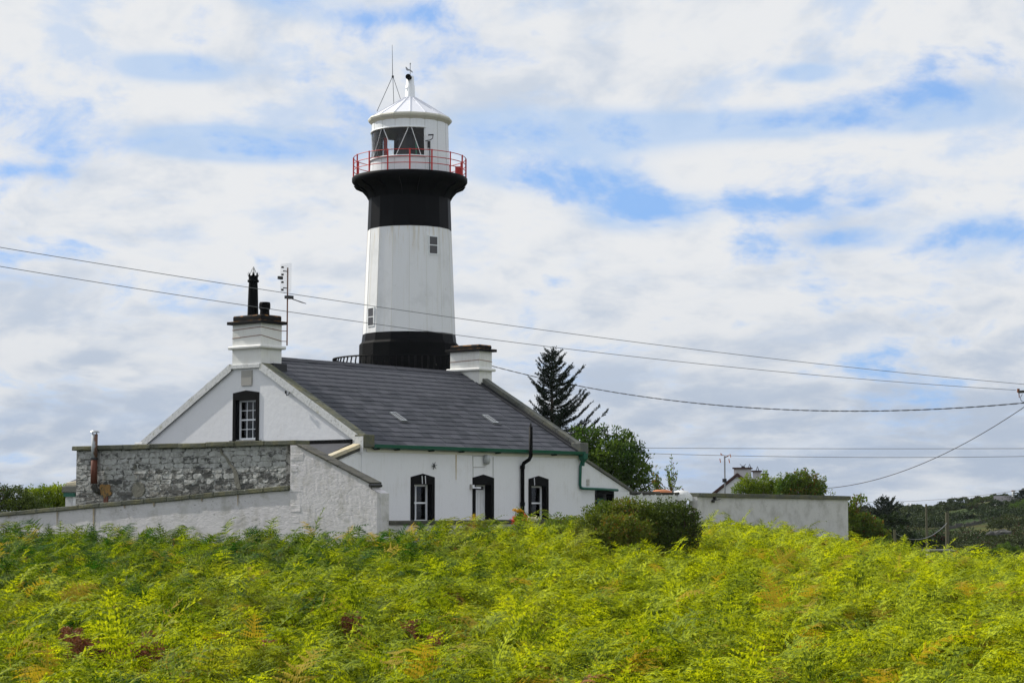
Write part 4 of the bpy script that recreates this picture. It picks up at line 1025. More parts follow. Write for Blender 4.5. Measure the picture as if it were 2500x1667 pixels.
# ---------------------------------------------------------------- poles and cables
def sag(p, q, s, n=28):
    return [p.lerp(q, t / n) + Vector((0, 0, -s * 4 * (t / n) * (1 - t / n))) for t in range(n + 1)]
def fit_cable(p, q, midpx, n=36):
    """cable from p to q sagging through the height seen at pixel midpx=(x,y)"""
    best = None
    for k in range(1, 200):
        t = k / 200; w = p.lerp(q, t)
        c = Vector((w.x, w.y, 0)); depth = w.y * math.cos(PITCH) + (w.z - CZ) * math.sin(PITCH); x = 1250 + FPX * w.x / depth
        if best is None or abs(x - midpx[0]) < best[0]: best = (abs(x - midpx[0]), t, w)
    t, w = best[1], best[2]; need = w.z - zat(midpx[1], w.y); return sag(p, q, need / (4 * t * (1 - t)), n)
PP = at(2560, 1000, 75)
UP = thing('utility_pole', 'wooden utility pole with a crossarm end just showing at the right edge', 'utility pole', (PP.x, PP.y, gz(PP.x, PP.y)))
MB().tube([(0, 0, 0), (0, 0, zat(905, 75) - UP.location.z)], [.15, .12], 10).build('pole', 'pole_wood', UP)
ca = MB(); e_ = at(2484, 957, 75) - UP.location; e_.y = -.14; g2 = at(2640, 949, 75) - UP.location; g2.y = -.14
ca.tube([e_, g2], .07, 4); ca.build('crossarm', 'dark_stone', UP)
ins = MB(); ins.tube([e_ + Vector((0, 0, -.02)), e_ + Vector((0, 0, .12))], .05, 6); ins.tube([e_ + Vector((.02, 0, -.05)), e_ + Vector((.03, 0, -.22))], .02, 4); ins.build('insulator', 'rust', UP)
lp = MB().tube([at(2496, 962, 75) - UP.location, at(2491, 970, 75) - UP.location, at(2493, 978, 75) - UP.location, at(2502, 983, 75) - UP.location], .012, 4).build('jumper_wire', 'cable', UP)
def cable(path, r_,  label, group='overhead cables', mname='cable_grey', name='overhead_cable'):
    return tag(MB().tube(path, r_, 5).build(name, mname), label, 'cable', group)
cable(fit_cable(at(-420, 532, 52), at(2560, 943, 75), (1100, 774)), .0095, 'upper of the two thin wires crossing in front of the lighthouse')
cable(fit_cable(at(-420, 578, 52), at(2480, 952, 75), (1100, 816)), .0095, 'lower of the two thin wires crossing in front of the lighthouse')
tw1 = fit_cable(at(1125, 872, 93), at(2545, 979, 75), (1800, 993), 220)
def twist(path, r, ph): 
    out = []
    for i, p in enumerate(path): a = i * .9 + ph; out.append(p + Vector((0, math.cos(a) * r, math.sin(a) * r)))
    return out
tm = MB()
for ph in (0, math.pi): tm.tube(twist(tw1, .016, ph), .014, 4)
tag(tm.build('overhead_cable', 'cable'), 'thick twisted cable sagging from behind the far chimney past the spruce to the pole', 'cable', 'overhead cables')
cable(fit_cable(at(2548, 960, 75), at(2010, 1192, 95), (2300, 1110)), .016, 'single cable dropping steeply left from the pole at the right edge', mname='cable')
for (ya, yb, yc, lab) in ((1093, 1096, 1095, 'upper of two faint level wires above the distant chimneys'), (1105, 1113, 1116, 'lower of two faint level wires above the distant chimneys')):
    cable(fit_cable(at(1540, ya, 170), at(2640, yb - 2, 160), (2100, yc)), .022, lab)
cable(fit_cable(at(2095, 1225, 260), at(2600, 1178, 200), (2300, 1218)), .025, 'faint wire above the hillside rising to the right edge')

# ---------------------------------------------------------------- shrubs and trees
def to_np(lst): return lst
def plant(name, label, cat, matname, clumps, per_m3, size, base, trunk=None, limbs=None, fill=.35, group=None, upd=.3, crown='foliage'):
    root = thing(name, label, cat, base, 0, group); B = Vector(base)
    cl = [(c[0] - B.x, c[1] - B.y, c[2] - B.z) + tuple(c[3:]) for c in clumps]
    P, D, Wd, r = clump_leaves(cl, per_m3, size, fill, upd)
    quads_object(crown, P, D, Wd, r, matname, root)
    tm_ = MB(); n = len(cl)
    cx, cy = 0, 0
    zt = min(c[2] for c in cl)
    rad = trunk or .06
    tm_.tube([(0, 0, -.2), (.02, 0, max(zt * .6, .2))], [rad, rad * .8], 7)
    for c in cl: tm_.tube([(.02, 0, max(zt * .5, .15)), ((c[0]) * .5, c[1] * .5, (zt * .5 + c[2]) * .52), (c[0], c[1], c[2])], [rad * .6, rad * .4, rad * .12], 5)
    tm_.build('trunk' if trunk else 'stem', 'bark', root)
    return root
def clumps_px(lst, Y0, rdepth=1.0):
    """(px, py, Y offset, radius in px, vertical squash) -> clump tuples"""
    out = []
    for (x, y, dY, rp, sq) in lst:
        p = at(x, y, Y0 + dY); r = rp / FPX * (Y0 + dY); out.append((p.x, p.y, p.z, r, r * rdepth, r * sq))
    return out
# olive bush in front of the yard wall: two merged masses
b1c = clumps_px([(1572,1238,.1,20,.9),(1560,1224,.1,9,1.4),(1465,1228,.2,8,1.6),(1430,1250,.1,12,1.3),(1405,1300,0,12,1.1),(1400,1320,0,16,.8),(1450,1290,0,42,.9),(1480,1262,.2,40,.9),(1520,1245,.3,36,.8),(1510,1290,-.4,48,.8),(1550,1262,.2,38,.9),(1560,1302,-.3,40,.8),(1430,1320,0,30,.6),(1490,1325,-.3,40,.6),(1445,1258,.2,18,1.0),(1590,1270,.2,28,1.0),(1475,1238,.3,16,1.2),(1535,1228,.3,15,1.3),(1417,1282,0,14,1.3),(1500,1234,.2,12,1.5)], 51)
b0_ = at(1500, 1340, 51); plant('olive_bush', 'rounded olive-green bush in front of the cottage end, left and paler of the merged pair', 'bush', 'olive_leaf', b1c, 9000, .060, (b0_.x, 51, gz(b0_.x, 51)), group='bushes before the yard wall')
b2c = clumps_px([(1615,1230,.1,14,1.1),(1635,1222,.1,8,1.5),(1675,1230,.1,9,1.5),(1590,1248,0,22,.9),(1640,1262,0,42,.9),(1600,1285,0,38,.9),(1665,1290,.1,40,1.0),(1630,1318,-.2,46,.7),(1680,1258,.2,24,.9),(1610,1250,.2,24,.9),(1690,1315,0,22,1.0),(1580,1325,-.2,34,.6),(1655,1238,.2,14,1.3),(1700,1262,.2,12,1.3),(1705,1290,0,14,1.2)], 51.4)
b0_ = at(1640, 1340, 51.4); plant('dark_bush', 'darker green bush, right of the merged pair in front of the white yard wall', 'bush', 'dark_leaf', b2c, 10000, .060, (b0_.x, 51.4, gz(b0_.x, 51.4)), group='bushes before the yard wall')
# small shrub against the low wall
b3c = clumps_px([(1370,1283,0,26,.7),(1345,1280,.1,16,.9),(1392,1275,.1,20,.9),(1362,1262,.1,10,1.3)], 57.2)
b0_ = at(1370, 1310, 57.2); plant('small_shrub', 'small dark green shrub against the low front wall, left of the olive bush', 'bush', 'garden_leaf', b3c, 9000, .06, (b0_.x, 57.2, gz(b0_.x, 57.2)))
# left hedge and escallonia
hd = clumps_px([(75,1215,0,24,1.1),(105,1213,0,26,1.1),(135,1212,0,27,1.1),(160,1213,0,26,1.1),(90,1240,0,26,1),(130,1240,0,28,1),(160,1242,0,26,1),(180,1222,.5,22,1.1)], 74)
hb0 = at(120, 1300, 74); plant('clipped_hedge', 'clipped bright green hedge with a level top behind the low wall at the far left', 'hedge', 'hedge_leaf', hd, 6500, .075, (hb0.x, 74, gz(hb0.x, 74)), upd=.8)
hd2 = clumps_px([(0,1215,0,34,.9),(-40,1215,0,36,.9),(40,1215,0,30,.9),(75,1232,0,30,.9),(30,1245,-.3,36,.8),(95,1248,0,26,.8),(-60,1245,0,40,.8),(115,1256,0,18,.7),(60,1198,0,10,1),(30,1192,0,9,1),(8,1190,0,9,1),(48,1190,0,8,1)], 71)
hb0 = at(30, 1300, 71); plant('dark_hedge_shrub', 'dark rounded shrub with reddish tips at the left edge behind the low wall', 'bush', 'dark_leaf', hd2, 4500, .075, (hb0.x, 71, gz(hb0.x, 71)))
# broadleaf tree behind the lean-to
tcl = clumps_px([(1600,1172,0,9,1.2),(1612,1200,0,10,1),(1570,1100,0,7,1.3),(1545,1068,0,8,1.1),(1483,1048,0,7,1.6),(1418,1044,0,7,1.2),(1435,1075,0,26,.9),(1460,1062,0,22,.9),(1420,1058,.2,16,.9),(1500,1085,0,24,1),(1530,1085,0,26,1),(1528,1062,0,14,1),(1408,1050,.2,12,1),(1452,1050,.2,13,.8),(1588,1112,0,7,1.2),(1520,1120,-.5,38,1),(1480,1115,-.5,34,1),(1555,1115,0,22,1),(1550,1150,-.3,34,1),(1575,1160,0,20,1),(1505,1160,-.3,34,1),(1440,1110,0,32,1),(1535,1190,-.2,30,.8),(1574,1188,0,18,.8),(1562,1092,0,12,1.2),(1505,1052,0,12,1.2),(1586,1140,0,9,1.3),(1470,1150,0,30,1),(1475,1044,0,9,1.2),(1592,1195,0,12,.8),(1410,1090,0,24,1)], 82)
hb0 = at(1500, 1300, 82); plant('broadleaf_tree', 'bushy green broadleaf tree rising behind the sloping lean-to roof', 'tree', 'tree_leaf', tcl, 1700, .12, (hb0.x, 82, gz(hb0.x, 82)), trunk=.13, crown='crown')
def sapling(label, px, py0, py1, Y, wpx, n, name='sapling', mt='garden_leaf', lean=0, group=None):
    b = at(px, py1, Y); top = at(px, py0, Y).z; base = Vector((b.x, Y, gz(b.x, Y))); H_ = top - base.z; wid = wpx / FPX * Y
    vis = (top - b.z)
    root = thing(name, label, 'tree', base, 0, group); mm = MB(); P = []; D = []
    for k in range(n):
        an = random.uniform(0, 6.28); sp = random.uniform(.15, 1) * wid; hh = H_ * (1 - .55 * (sp / wid) * random.uniform(.5, 1)) if k else H_
        q0 = Vector((0, 0, H_ - vis * 1.1)); q2 = Vector((math.cos(an) * sp * (k > 0), math.sin(an) * sp * .6, hh)); q1 = (q0 + q2) / 2 + Vector((0, 0, .1))
        mm.tube([q0, q1, q2], [.02, .012, .005], 4)
        for j in range(26):
            t = random.uniform(.25, 1); p = q0.lerp(q1, t * 2) if t < .5 else q1.lerp(q2, t * 2 - 1)
            P.append(p + Vector((random.gauss(0, .05), random.gauss(0, .05), random.gauss(0, .03)))); d_ = (q2 - q0).normalized() + Vector((random.gauss(0, .7), random.gauss(0, .7), random.gauss(0, .5))); D.append(d_.normalized() * random.uniform(.08, .16))
    mm.tube([(0, 0, -.1), (0, 0, H_ - vis * 1.05)], [.05, .03], 5)
    mm.build('trunk', 'bark', root); P = np.array(P); D = np.array(D); Wd = unit(np.cross(D, rng.normal(size=D.shape))) * .03
    quads_object('foliage', P, D, Wd, rng.random(len(P)), mt, root); return root
sapling('thin sparse sapling standing alone against the sky above the yard wall', 1640, 1108, 1205, 80, 38, 11)
sapling('narrow leafy sapling between the broadleaf tree and the lone thin sapling', 1602, 1138, 1212, 80, 16, 12)
# garden shrubs behind the tall garden wall
gs = clumps_px([(1800,1196,0,14,.9),(1818,1186,0,17,1),(1845,1190,0,20,.9),(1870,1184,0,20,.9),(1895,1188,0,20,.9),(1825,1168,0,8,1.4),(1868,1160,0,8,1.3),(1840,1205,0,22,.8),(1890,1204,0,22,.8)], 88)
hb0 = at(1850, 1300, 88); plant('feathery_shrub', 'light green feathery shrub behind the garden wall, left of the brown-tipped one', 'bush', 'hedge_leaf', gs, 8000, .075, (hb0.x, 88, gz(hb0.x, 88)))
gs = clumps_px([(1930,1180,0,20,1),(1955,1172,0,20,1),(1980,1182,0,20,1),(2000,1192,0,16,1),(1910,1192,0,18,1),(1940,1204,0,26,.8),(1985,1206,0,26,.8),(1966,1152,0,7,1.4),(1984,1155,0,6,1.4),(1996,1165,0,6,1.3),(2010,1175,0,8,1.3),(1945,1155,0,6,1.4),(1926,1160,0,6,1.3),(1904,1163,0,6,1.3)], 87)
hb0 = at(1960, 1300, 87); plant('leafy_shrub', 'taller leafy shrub with brownish tips behind the right part of the garden wall', 'bush', 'garden_leaf', gs, 6500, .09, (hb0.x, 87, gz(hb0.x, 87)))
gs = clumps_px([(2028,1198,0,6,1.3),(2036,1204,0,5,1)], 86); hb0 = at(2030, 1300, 86); plant('small_sprig', 'small brown-tipped sprig showing above the right end of the garden wall coping', 'bush', 'garden_leaf', gs, 3000, .08, (hb0.x, 86, gz(hb0.x, 86)))
rt_ = clumps_px([(2075,1250,0,20,1.2),(2092,1225,0,12,1.2),(2106,1218,0,9,1.2),(2080,1228,0,8,1.2),(2085,1280,0,30,1.1),(2110,1275,0,22,1),(2075,1300,0,26,1),(2130,1290,0,26,1),(2120,1310,0,30,.8),(2150,1315,0,26,.8)], 95)
hb0 = at(2085, 1345, 95); plant('dark_tree', 'dark leafy tree just beyond the right end of the garden wall', 'tree', 'garden_leaf', rt_, 3000, .12, (hb0.x, 95, gz(hb0.x, 95)), trunk=.1, crown='crown')

# spruce behind the cottage
def conifer(name, label, x_px, top_px, Y, half_w, detail, skew=0, group=None, limbs=None, droop=.25, den=1.0, full=.95, nd=1.0):
    b = at(x_px, top_px, Y); base = Vector((b.x, Y, gz(b.x, Y))); Ht = b.z - base.z
    root = thing(name, label, 'tree', base, 0, group); tk = MB(); tk.tube([(0, 0, -.2), (0, 0, Ht * .5), (0, 0, Ht)], [Ht * .018, Ht * .011, .008], 7)
    P, D = [], []
    nl = int(detail)
    for k in range(nl):
        t = (k + random.random()) / nl; t = .30 + .70 * t; z = Ht * (.12 + .86 * t)
        an = k * 2.399 + random.uniform(-.4, .4)
        L = half_w * (1 - t) ** .6 * random.choice((.55, .75, .85, 1, 1.1)) * random.uniform(.85, 1.1) * (1 + skew * math.cos(an)) + .10
        rise = (.10 + .42 * t) * L
        q = []
        for j in range(7):
            s_ = j / 6; q.append(Vector((math.cos(an) * L * s_, math.sin(an) * L * s_, z + rise * s_ - droop * L * math.sin(s_ * math.pi) * .6 + .15 * L * s_ * s_)))
        tk.tube(q, [.022 * (L + .3), .018, .014, .012, .01, .008, .005], 4, cap=False)
        for j in range(int(16 * L * den) + 5):
            s_ = random.uniform(.12, 1.0); i = min(int(s_ * 6), 5); p = q[i].lerp(q[i+1], s_ * 6 - i); ax_ = (q[i+1] - q[i]).normalized()
            side = ax_.cross(Vector((0, 0, 1))).normalized() * random.choice((-1, 1))
            tl = (.20 + .36 * L * (1 - s_) * .7) * random.uniform(.6, 1.1); td = (ax_ * .75 + side * random.uniform(.2, .9) + Vector((0, 0, random.uniform(-.15, .35)))).normalized()
            m_ = max(int(tl / .016 / nd), 4)
            for w_ in range(m_):
                pp = p + td * tl * (w_ / m_); dn_ = (td * .8 + Vector((random.gauss(0, .6), random.gauss(0, .6), random.gauss(0, .6)))).normalized()
                P.append(pp); D.append(dn_ * random.uniform(.05, .085) * nd)
    tk.build('trunk', 'bark', root); P = np.array(P); D = np.array(D)
    quads_object('crown', P, D, unit(np.cross(D, rng.normal(size=D.shape))) * .017 * nd, rng.random(len(P)), 'spruce_needles', root); return root
conifer('spruce_tree', 'tall dark spruce with upswept ragged branches behind the cottage roof', 1347, 850, 86, 2.45, 108, skew=.24, den=1.8)
def far_conifer(label, x_px, top_px, Y, half_w, grp=None):
    b = at(x_px, top_px, Y); base = Vector((b.x, Y, gz(b.x, Y) - .3)); Ht = b.z - base.z
    root = thing('conifer', label, 'tree', base, 0, grp); MB().tube([(0, 0, 0), (0, 0, Ht)], [.16, .02], 6).build('trunk', 'bark', root)
    P, D = [], []
    for k in range(3200):
        t = random.random() ** .8; z = Ht * (.08 + .9 * t); an = random.choice(range(9)) * .7 + int(t * 12) * .9 + random.gauss(0, .12); L = half_w * (1 - t) ** 1.15 * random.uniform(.1, 1.1) * (.6 + .4 * (int(t * 12) % 2))
        P.append((math.cos(an) * L, math.sin(an) * L, z + L * .12)); D.append((math.cos(an) * .5 + random.gauss(0, .2), math.sin(an) * .5, random.uniform(.0, .4)))
    P = np.array(P); D = unit(np.array(D)) * .26; quads_object('crown', P, D, unit(np.cross(D, rng.normal(size=D.shape))) * .07, rng.random(len(P)), 'spruce_needles', root); return root
conifer('conifer', 'grey-green conifer poking above the dark hillside left of the two bare poles', 2163, 1214, 150, 2.9, 60, den=1.1, nd=2.2)
far_conifer('dark conifer at the right edge above the hillside house', 2500, 1192, 330, 4.2)

# hillside scrub: one mass of bushes that nobody could count
cl = []
random.seed(11)
for k in range(250):
    y = random.uniform(120, 400); px_ = random.uniform(1980, 2620); x = (px_ - 1250) / FPX * y
    if 230 < y < 300 and 2290 < px_ < 2400: continue
    r = random.uniform(.9, 2.0) * (.5 + y / 300); 
    if y > 300: r *= .5
    g0 = gz(x, y); cl.append((x, y, g0 + r * .18, r * random.uniform(1.1, 2.0), r, r * random.uniform(.45, .75)))
for (px_, py, Y, rp) in ((2130,1300,128,30),(2190,1305,128,34),(2235,1322,130,30),(2180,1270,135,26),(2290,1320,132,26),(2150,1340,120,22)):
    p = at(px_, py, Y); r = rp / FPX * Y; cl.append((p.x, Y, p.z - r * .3, r * 1.3, r, r))
def sparse(cl, n, size):
    Ps, Ds, Ws, Rs = [], [], [], []
    for (x, y, z, rx, ry, rz) in cl:
        d = unit(rng.normal(size=(n, 3))); d[:, 2] = np.abs(d[:, 2]) * .95 - .1; rad = rng.uniform(.72, 1.05, n)[:, None] * (1 + .2 * np.sin(d[:, :1] * 8 + x))
        P = np.array([x, y, z]) + d * rad * np.array([rx, ry, rz]); s_ = size * (.5 + y / 300); D = unit(d + rng.normal(size=(n, 3)) * .7) * s_; Wd = unit(np.cross(D, rng.normal(size=(n, 3)))) * s_ * .42
        Ps.append(P); Ds.append(D); Ws.append(Wd); Rs.append(np.clip(rng.random(n) * .6 + rng.uniform(0, .42), 0, 1))
    return np.concatenate(Ps), np.concatenate(Ds), np.concatenate(Ws), np.concatenate(Rs)
P, D, Wd, r = sparse(cl, 1000, .17)
tag(quads_object('hillside_scrub', P, D, Wd, r, 'scrub_leaf'), 'gorse and scrub, darkened for cloud shadow, covering the distant hillside at the right', 'scrub', kind='stuff')
for (nm, lab, lst, Y) in (('hill_tree', 'rounded dark tree clump left of the hillside house', [(2400,1222,0,12,.8),(2420,1218,0,14,.8),(2372,1232,0,9,.7),(2350,1236,0,8,.7),(2385,1226,0,10,.8)], 345),
                     ('hill_tree', 'green rounded bush in front of the hillside house at the right edge', [(2480,1240,0,18,.8),(2500,1236,0,20,.9),(2465,1250,0,12,.8)], 300),
                     ('hill_tree', 'low round green bush at the foot of the hillside, right of the bare poles', [(2400,1352,0,20,.9),(2425,1350,0,14,.8)], 118),
                     ('hill_tree', 'broad green bush at the foot of the hillside near the right edge', [(2455,1345,0,24,.9),(2480,1350,0,20,.9)], 122)):
    c_ = clumps_px(lst, Y); b_ = at(lst[0][0], 1300, Y); root = thing(nm, lab, 'tree' if 'tree' in lab else 'bush', (b_.x, Y, gz(b_.x, Y)))
    if 'bush' in lab: root.name = 'hill_bush'
    B = root.location; P, D, Wd, r = sparse([(c[0] - B.x, c[1] - B.y, c[2] - B.z, c[3], c[4], c[5]) for c in c_], 1100, .22 if Y > 200 else .16)
    quads_object('crown', P, D, Wd, r, 'dark_leaf' if Y > 330 else 'tree_leaf', root)
    MB().tube([(0, 0, -.3), (0, 0, max(c_[0][2] - B.z, .4))], [.2, .08], 6).build('trunk', 'bark', root)
# field walls across the hillside
for i, (pa, pb, lab) in enumerate((((2290, 1265, 260), (2500, 1258, 300), 'upper dry stone field wall crossing the hillside'), ((2420, 1308, 190), (2560, 1304, 200), 'lower dry stone field wall near the right edge'))):
    a_, b_ = at(*pa), at(*pb); w = MB(); n = 40
    for k in range(n):
        p = a_.lerp(b_, k / n); q = a_.lerp(b_, (k + 1) / n); h_ = random.uniform(.35, .65); zb = min(gz(p.x, p.y), gz(q.x, q.y)); d = (q - p) * .49; c = (p + q) / 2
        w.add([(c.x - d.x, c.y - d.y - .3, zb - .3), (c.x + d.x, c.y + d.y - .3, zb - .3), (c.x + d.x, c.y + d.y + .3, zb - .3), (c.x - d.x, c.y - d.y + .3, zb - .3), (c.x - d.x, c.y - d.y - .2, zb + h_), (c.x + d.x, c.y + d.y - .2, zb + h_), (c.x + d.x, c.y + d.y + .2, zb + h_), (c.x - d.x, c.y - d.y + .2, zb + h_)], [(0,3,2,1),(4,5,6,7),(0,1,5,4),(1,2,6,5),(2,3,7,6),(3,0,4,7)])
    tag(w.build('field_wall', 'dark_stone'), lab, 'wall')
rk = MB()
import itertools
for (px_, py, Y, s_) in ((2430, 1300, 210, .55), (2446, 1298, 214, .75), (2418, 1301, 208, .45)):
    p = at(px_, py, Y); vs = []; 
    for i in range(7):
        for j in range(4):
            a = i * 2 * math.pi / 7; e = j / 3 * 1.5; rr = s_ * (1 + random.uniform(-.25, .25)); vs.append((p.x + rr * math.cos(a) * math.cos(e) * 1.3, p.y + rr * math.sin(a) * math.cos(e), p.z - s_ * .4 + rr * math.sin(e) * .8))
    rk.add(vs, [(i*4 + j, ((i+1) % 7)*4 + j, ((i+1) % 7)*4 + j + 1, i*4 + j + 1) for i in range(7) for j in range(3)])
tag(rk.build('rock_outcrop', 'rock'), 'grey rock outcrop on the dark hillside', 'rock')

# distant buildings
def house(name, label, px, py_base, Y, w, d, hw, hr, rz, wall, roof, chim=(), wins=()):
    p = at(px, py_base, Y); root = thing(name, label, 'house', (p.x, Y, p.z), rz)
    MB().box(-w/2, w/2, 0, d, -1.5, hw).prism([(0, hw), (d, hw), (d/2, hw + hr - .05)], 0, -w/2, w/2).build('wall', wall, root)
    MB().prism([(-.2, hw - .08), (d/2, hw + hr), (d + .2, hw - .08), (d + .2, hw + .05), (d/2, hw + hr + .14), (-.2, hw + .05)], 0, -w/2 - .15, w/2 + .15).build('roof', roof, root)
    for (cx, cw) in chim:
        c = MB().box(cx - cw/2, cx + cw/2, d/2 - .4, d/2 + .4, hw + hr - .6, hw + hr + .9).build('chimney', wall, root); MB().box(cx - cw/2 - .1, cx + cw/2 + .1, d/2 - .5, d/2 + .5, hw + hr + .9, hw + hr + 1.05).build('chimney_cap', 'rust', c)
    for (wx, wz0) in wins:
        wi = MB().box(wx - .5, wx + .5, -.04, .02, wz0, wz0 + 1.1).build('window', 'far_white', root); MB().box(wx - .4, wx + .4, -.06, -.03, wz0 + .1, wz0 + 1.0).build('pane', 'window_grey', wi)
    return root
# gabled house behind the garden wall; only its gable verge and chimneys rise above it
NH = at(1755, 1260, 125); nh = thing('neighbour_house', 'pale gabled house with three capped chimneys behind the garden wall', 'house', (NH.x, 125, gz(NH.x, 125)), R(-12))
z_ = lambda y: zat(y, 125) - nh.location.z; xx_ = lambda x: at(x, 1200, 125).x - NH.x
ap, lf = (xx_(1800), z_(1163)), (xx_(1745), z_(1207))
rg_ = (2 * ap[0] - lf[0], lf[1])
MB().prism([(lf[0], -1), (rg_[0], -1), rg_, ap, lf], 1, 0, 7).build('wall', 'white_render', nh)
MB().prism([(lf[0] - .3, lf[1] - .2), (lf[0] - .3, lf[1] + .0), (ap[0], ap[1] + .22), (rg_[0] + .3, rg_[1]), (rg_[0] + .3, rg_[1] - .2), (ap[0], ap[1] + .02)], 1, -.12, 7.2).build('roof', 'verge_brown', nh) if 'verge_brown' in MATS else None
mat('verge_brown', (.07, .035, .028), .8)
MB().prism([(lf[0] - .3, lf[1] - .2), (lf[0] - .3, lf[1] + .0), (ap[0], ap[1] + .22), (rg_[0] + .3, rg_[1]), (rg_[0] + .3, rg_[1] - .2), (ap[0], ap[1] + .02)], 1, -.12, 7.2).build('roof', 'verge_brown', nh)
for (xa, xb, yt, dy) in ((1790, 1830, 1144, .5), (1829, 1847, 1150, 2.5), (1847, 1857, 1156, 4.5)):
    c = MB().box(xx_(xa), xx_(xb) - .02, dy, dy + 1.0, z_(1190), z_(yt)).build('chimney', 'weathered_white', nh)
    MB().box(xx_(xa) - .08, xx_(xb) + .06, dy - .12, dy + 1.1, z_(yt), z_(yt) + .09).build('chimney_cap', 'verge_brown', c)
pm_ = MB(); pm_.tube([(xx_(1811), 1, z_(1144)), (xx_(1811), 1, z_(1137))], .12, 8); pm_.tube([(xx_(1803), 1, z_(1132)), (xx_(1811), 1, z_(1138)), (xx_(1818), 1, z_(1132))], .02, 4)
pm_.build('chimney_pot', 'dark_metal', nh)
for xq, yq in ((1826, 1144), (1845, 1150)):
    MB().tube([(xx_(xq - 3), 1, z_(yq)), (xx_(xq + 1), 1, z_(yq - 12)), (xx_(xq + 5), 1, z_(yq))], .035, 4).build('wire_cowl', 'dark_metal', nh)
ta = thing('television_aerial', 'tall thin television aerial with orange-tipped arms beside the neighbour house', 'aerial', (at(1770, 1200, 123).x, 123, gz(NH.x, 123)))
z2 = lambda y: zat(y, 123) - ta.location.z
MB().tube([(0, 0, 0), (0, 0, z2(1114))], .045, 6).build('mast', 'grey_metal', ta)
t2 = MB(); s_ = 123 / FPX
t2.tube([(-2*s_, 0, z2(1117)), (9*s_, 0, z2(1113))], .03, 4); t2.build('boom', 'dark_metal', ta)
t3 = MB()
for (x, y0, y1) in ((-10, 1106, 1111), (13, 1108, 1116), (-12, 1119, 1129), (10, 1120, 1130)): t3.tube([(x*s_, 0, z2(y0)), (x*s_ + .05, 0, z2(y1))], .035, 4)
for (x, y) in ((-9, 1107), (11, 1110)): t3.tube([(x*s_, 0, z2(y)), (3*s_, 0, z2(1115))], .02, 4)
t3.build('element', 'orange_plastic', ta); MB().box(-.15, .1, -.1, .1, z2(1177), z2(1168)).build('junction_box', 'dark_metal', ta)
house('hillside_house', 'long grey-roofed house on the skyline of the hill at the right', 2458, 1234, 330, 3.6, 3, .6, .9, R(-8), 'far_white', 'far_slate', ((1.3, .4),))
pw = at(2225, 1242, 420); wb = thing('white_farmhouse', 'tiny white farmhouse with twin white towers on the skyline left of the poles', 'house', (pw.x, 420, pw.z))
sc_ = 420 / FPX
MB().prism([(-18*sc_, -1.5), (22*sc_, -1.5), (22*sc_, 3*sc_), (12*sc_, 6*sc_), (-10*sc_, 6*sc_), (-18*sc_, 0)], 1, 0, 4).build('wall', 'far_white', wb)
for x in (-4, 4): MB().box((x-2.6)*sc_, (x+2.6)*sc_, 1, 2, 6*sc_, 13*sc_).build('tower', 'far_white', wb)
MB().prism([(-19*sc_, 0), (-10*sc_, 6.4*sc_), (12*sc_, 6.4*sc_), (23*sc_, 3*sc_), (23*sc_, 3.8*sc_), (12*sc_, 7.2*sc_), (-10*sc_, 7.2*sc_), (-19*sc_, .9*sc_)], 1, -.2, 4.2).build('roof', 'far_slate', wb)
# bare poles below the hill
for (x, y0, y1, Y, r, lab) in ((2313, 1250, 1352, 98, .10, 'thicker right-hand bare wooden pole below the hill'), (2264, 1230, 1352, 100, .06, 'thinner bare wooden pole, middle of the three below the hill'), (2188, 1292, 1335, 88, .065, 'short leaning wooden post, leftmost of the three below the hill')):
    p = at(x, y1, Y); t = at(x - (3 if x == 2264 else (4 if x == 2188 else 1)), y0, Y); zb = min(gz(p.x, Y), p.z)
    o = MB().tube([(0, 0, zb - .3 - p.z), (t.x - p.x, 0, t.z - p.z)], [r * 1.1, r * .85], 8).build('wooden_pole', 'pole_wood', loc=p); tag(o, lab, 'pole', 'bare poles below the hill')
cable(fit_cable(at(2187, 1302, 88), at(2313, 1275, 98), (2228, 1316)), .014, 'slack pale rope drooping from the short post to the thick pole', 'slack rope', 'rope_pale', 'slack_rope') if 'rope_pale' in MATS else None
mat('rope_pale', (.20, .21, .22), .7)
cable(fit_cable(at(2187, 1302, 88), at(2313, 1275, 98), (2228, 1316)), .014, 'slack pale rope drooping from the short post to the thick pole', 'slack rope', 'rope_pale', 'slack_rope')
# low stone hut with a slab roof behind the bracken crest
hp = at(2302, 1343, 84); ht = thing('stone_trough_hut', 'low hut with a flat slab roof beyond the bracken below the thick pole', 'hut', (hp.x, 84, gz(hp.x, 84)), R(6)); zt_ = hp.z - ht.location.z
MB().box(-.5, .42, 0, .8, -.3, zt_ - .08).build('wall', 'plaque_grey', ht); MB().box(-.62, .55, -.15, .95, zt_ - .06, zt_ + .03).build('roof_slab', 'grey_stone', ht, bevel=.02)
rp = at(2495, 1350, 100)
ms = MB(); ms.lathe([(.001, .55), (.5, .45), (.9, .1), (1.0, -.8)], 12); o = ms.build('straw_heap', 'straw', smooth=True) if 'straw' in MATS else None
mat('straw', (.30, .20, .12), .95)
ms = MB(); ms.lathe([(.001, .55), (.35, .50), (.5, .25), (.75, .1), (1.0, -.8)], 11); jit_o = ms.build('straw_heap', 'straw', loc=(rp.x + .45, 100, rp.z - .40)); jit(jit_o.data, .06); tag(jit_o, 'orange-brown heap at the right edge beyond the bracken', 'heap')

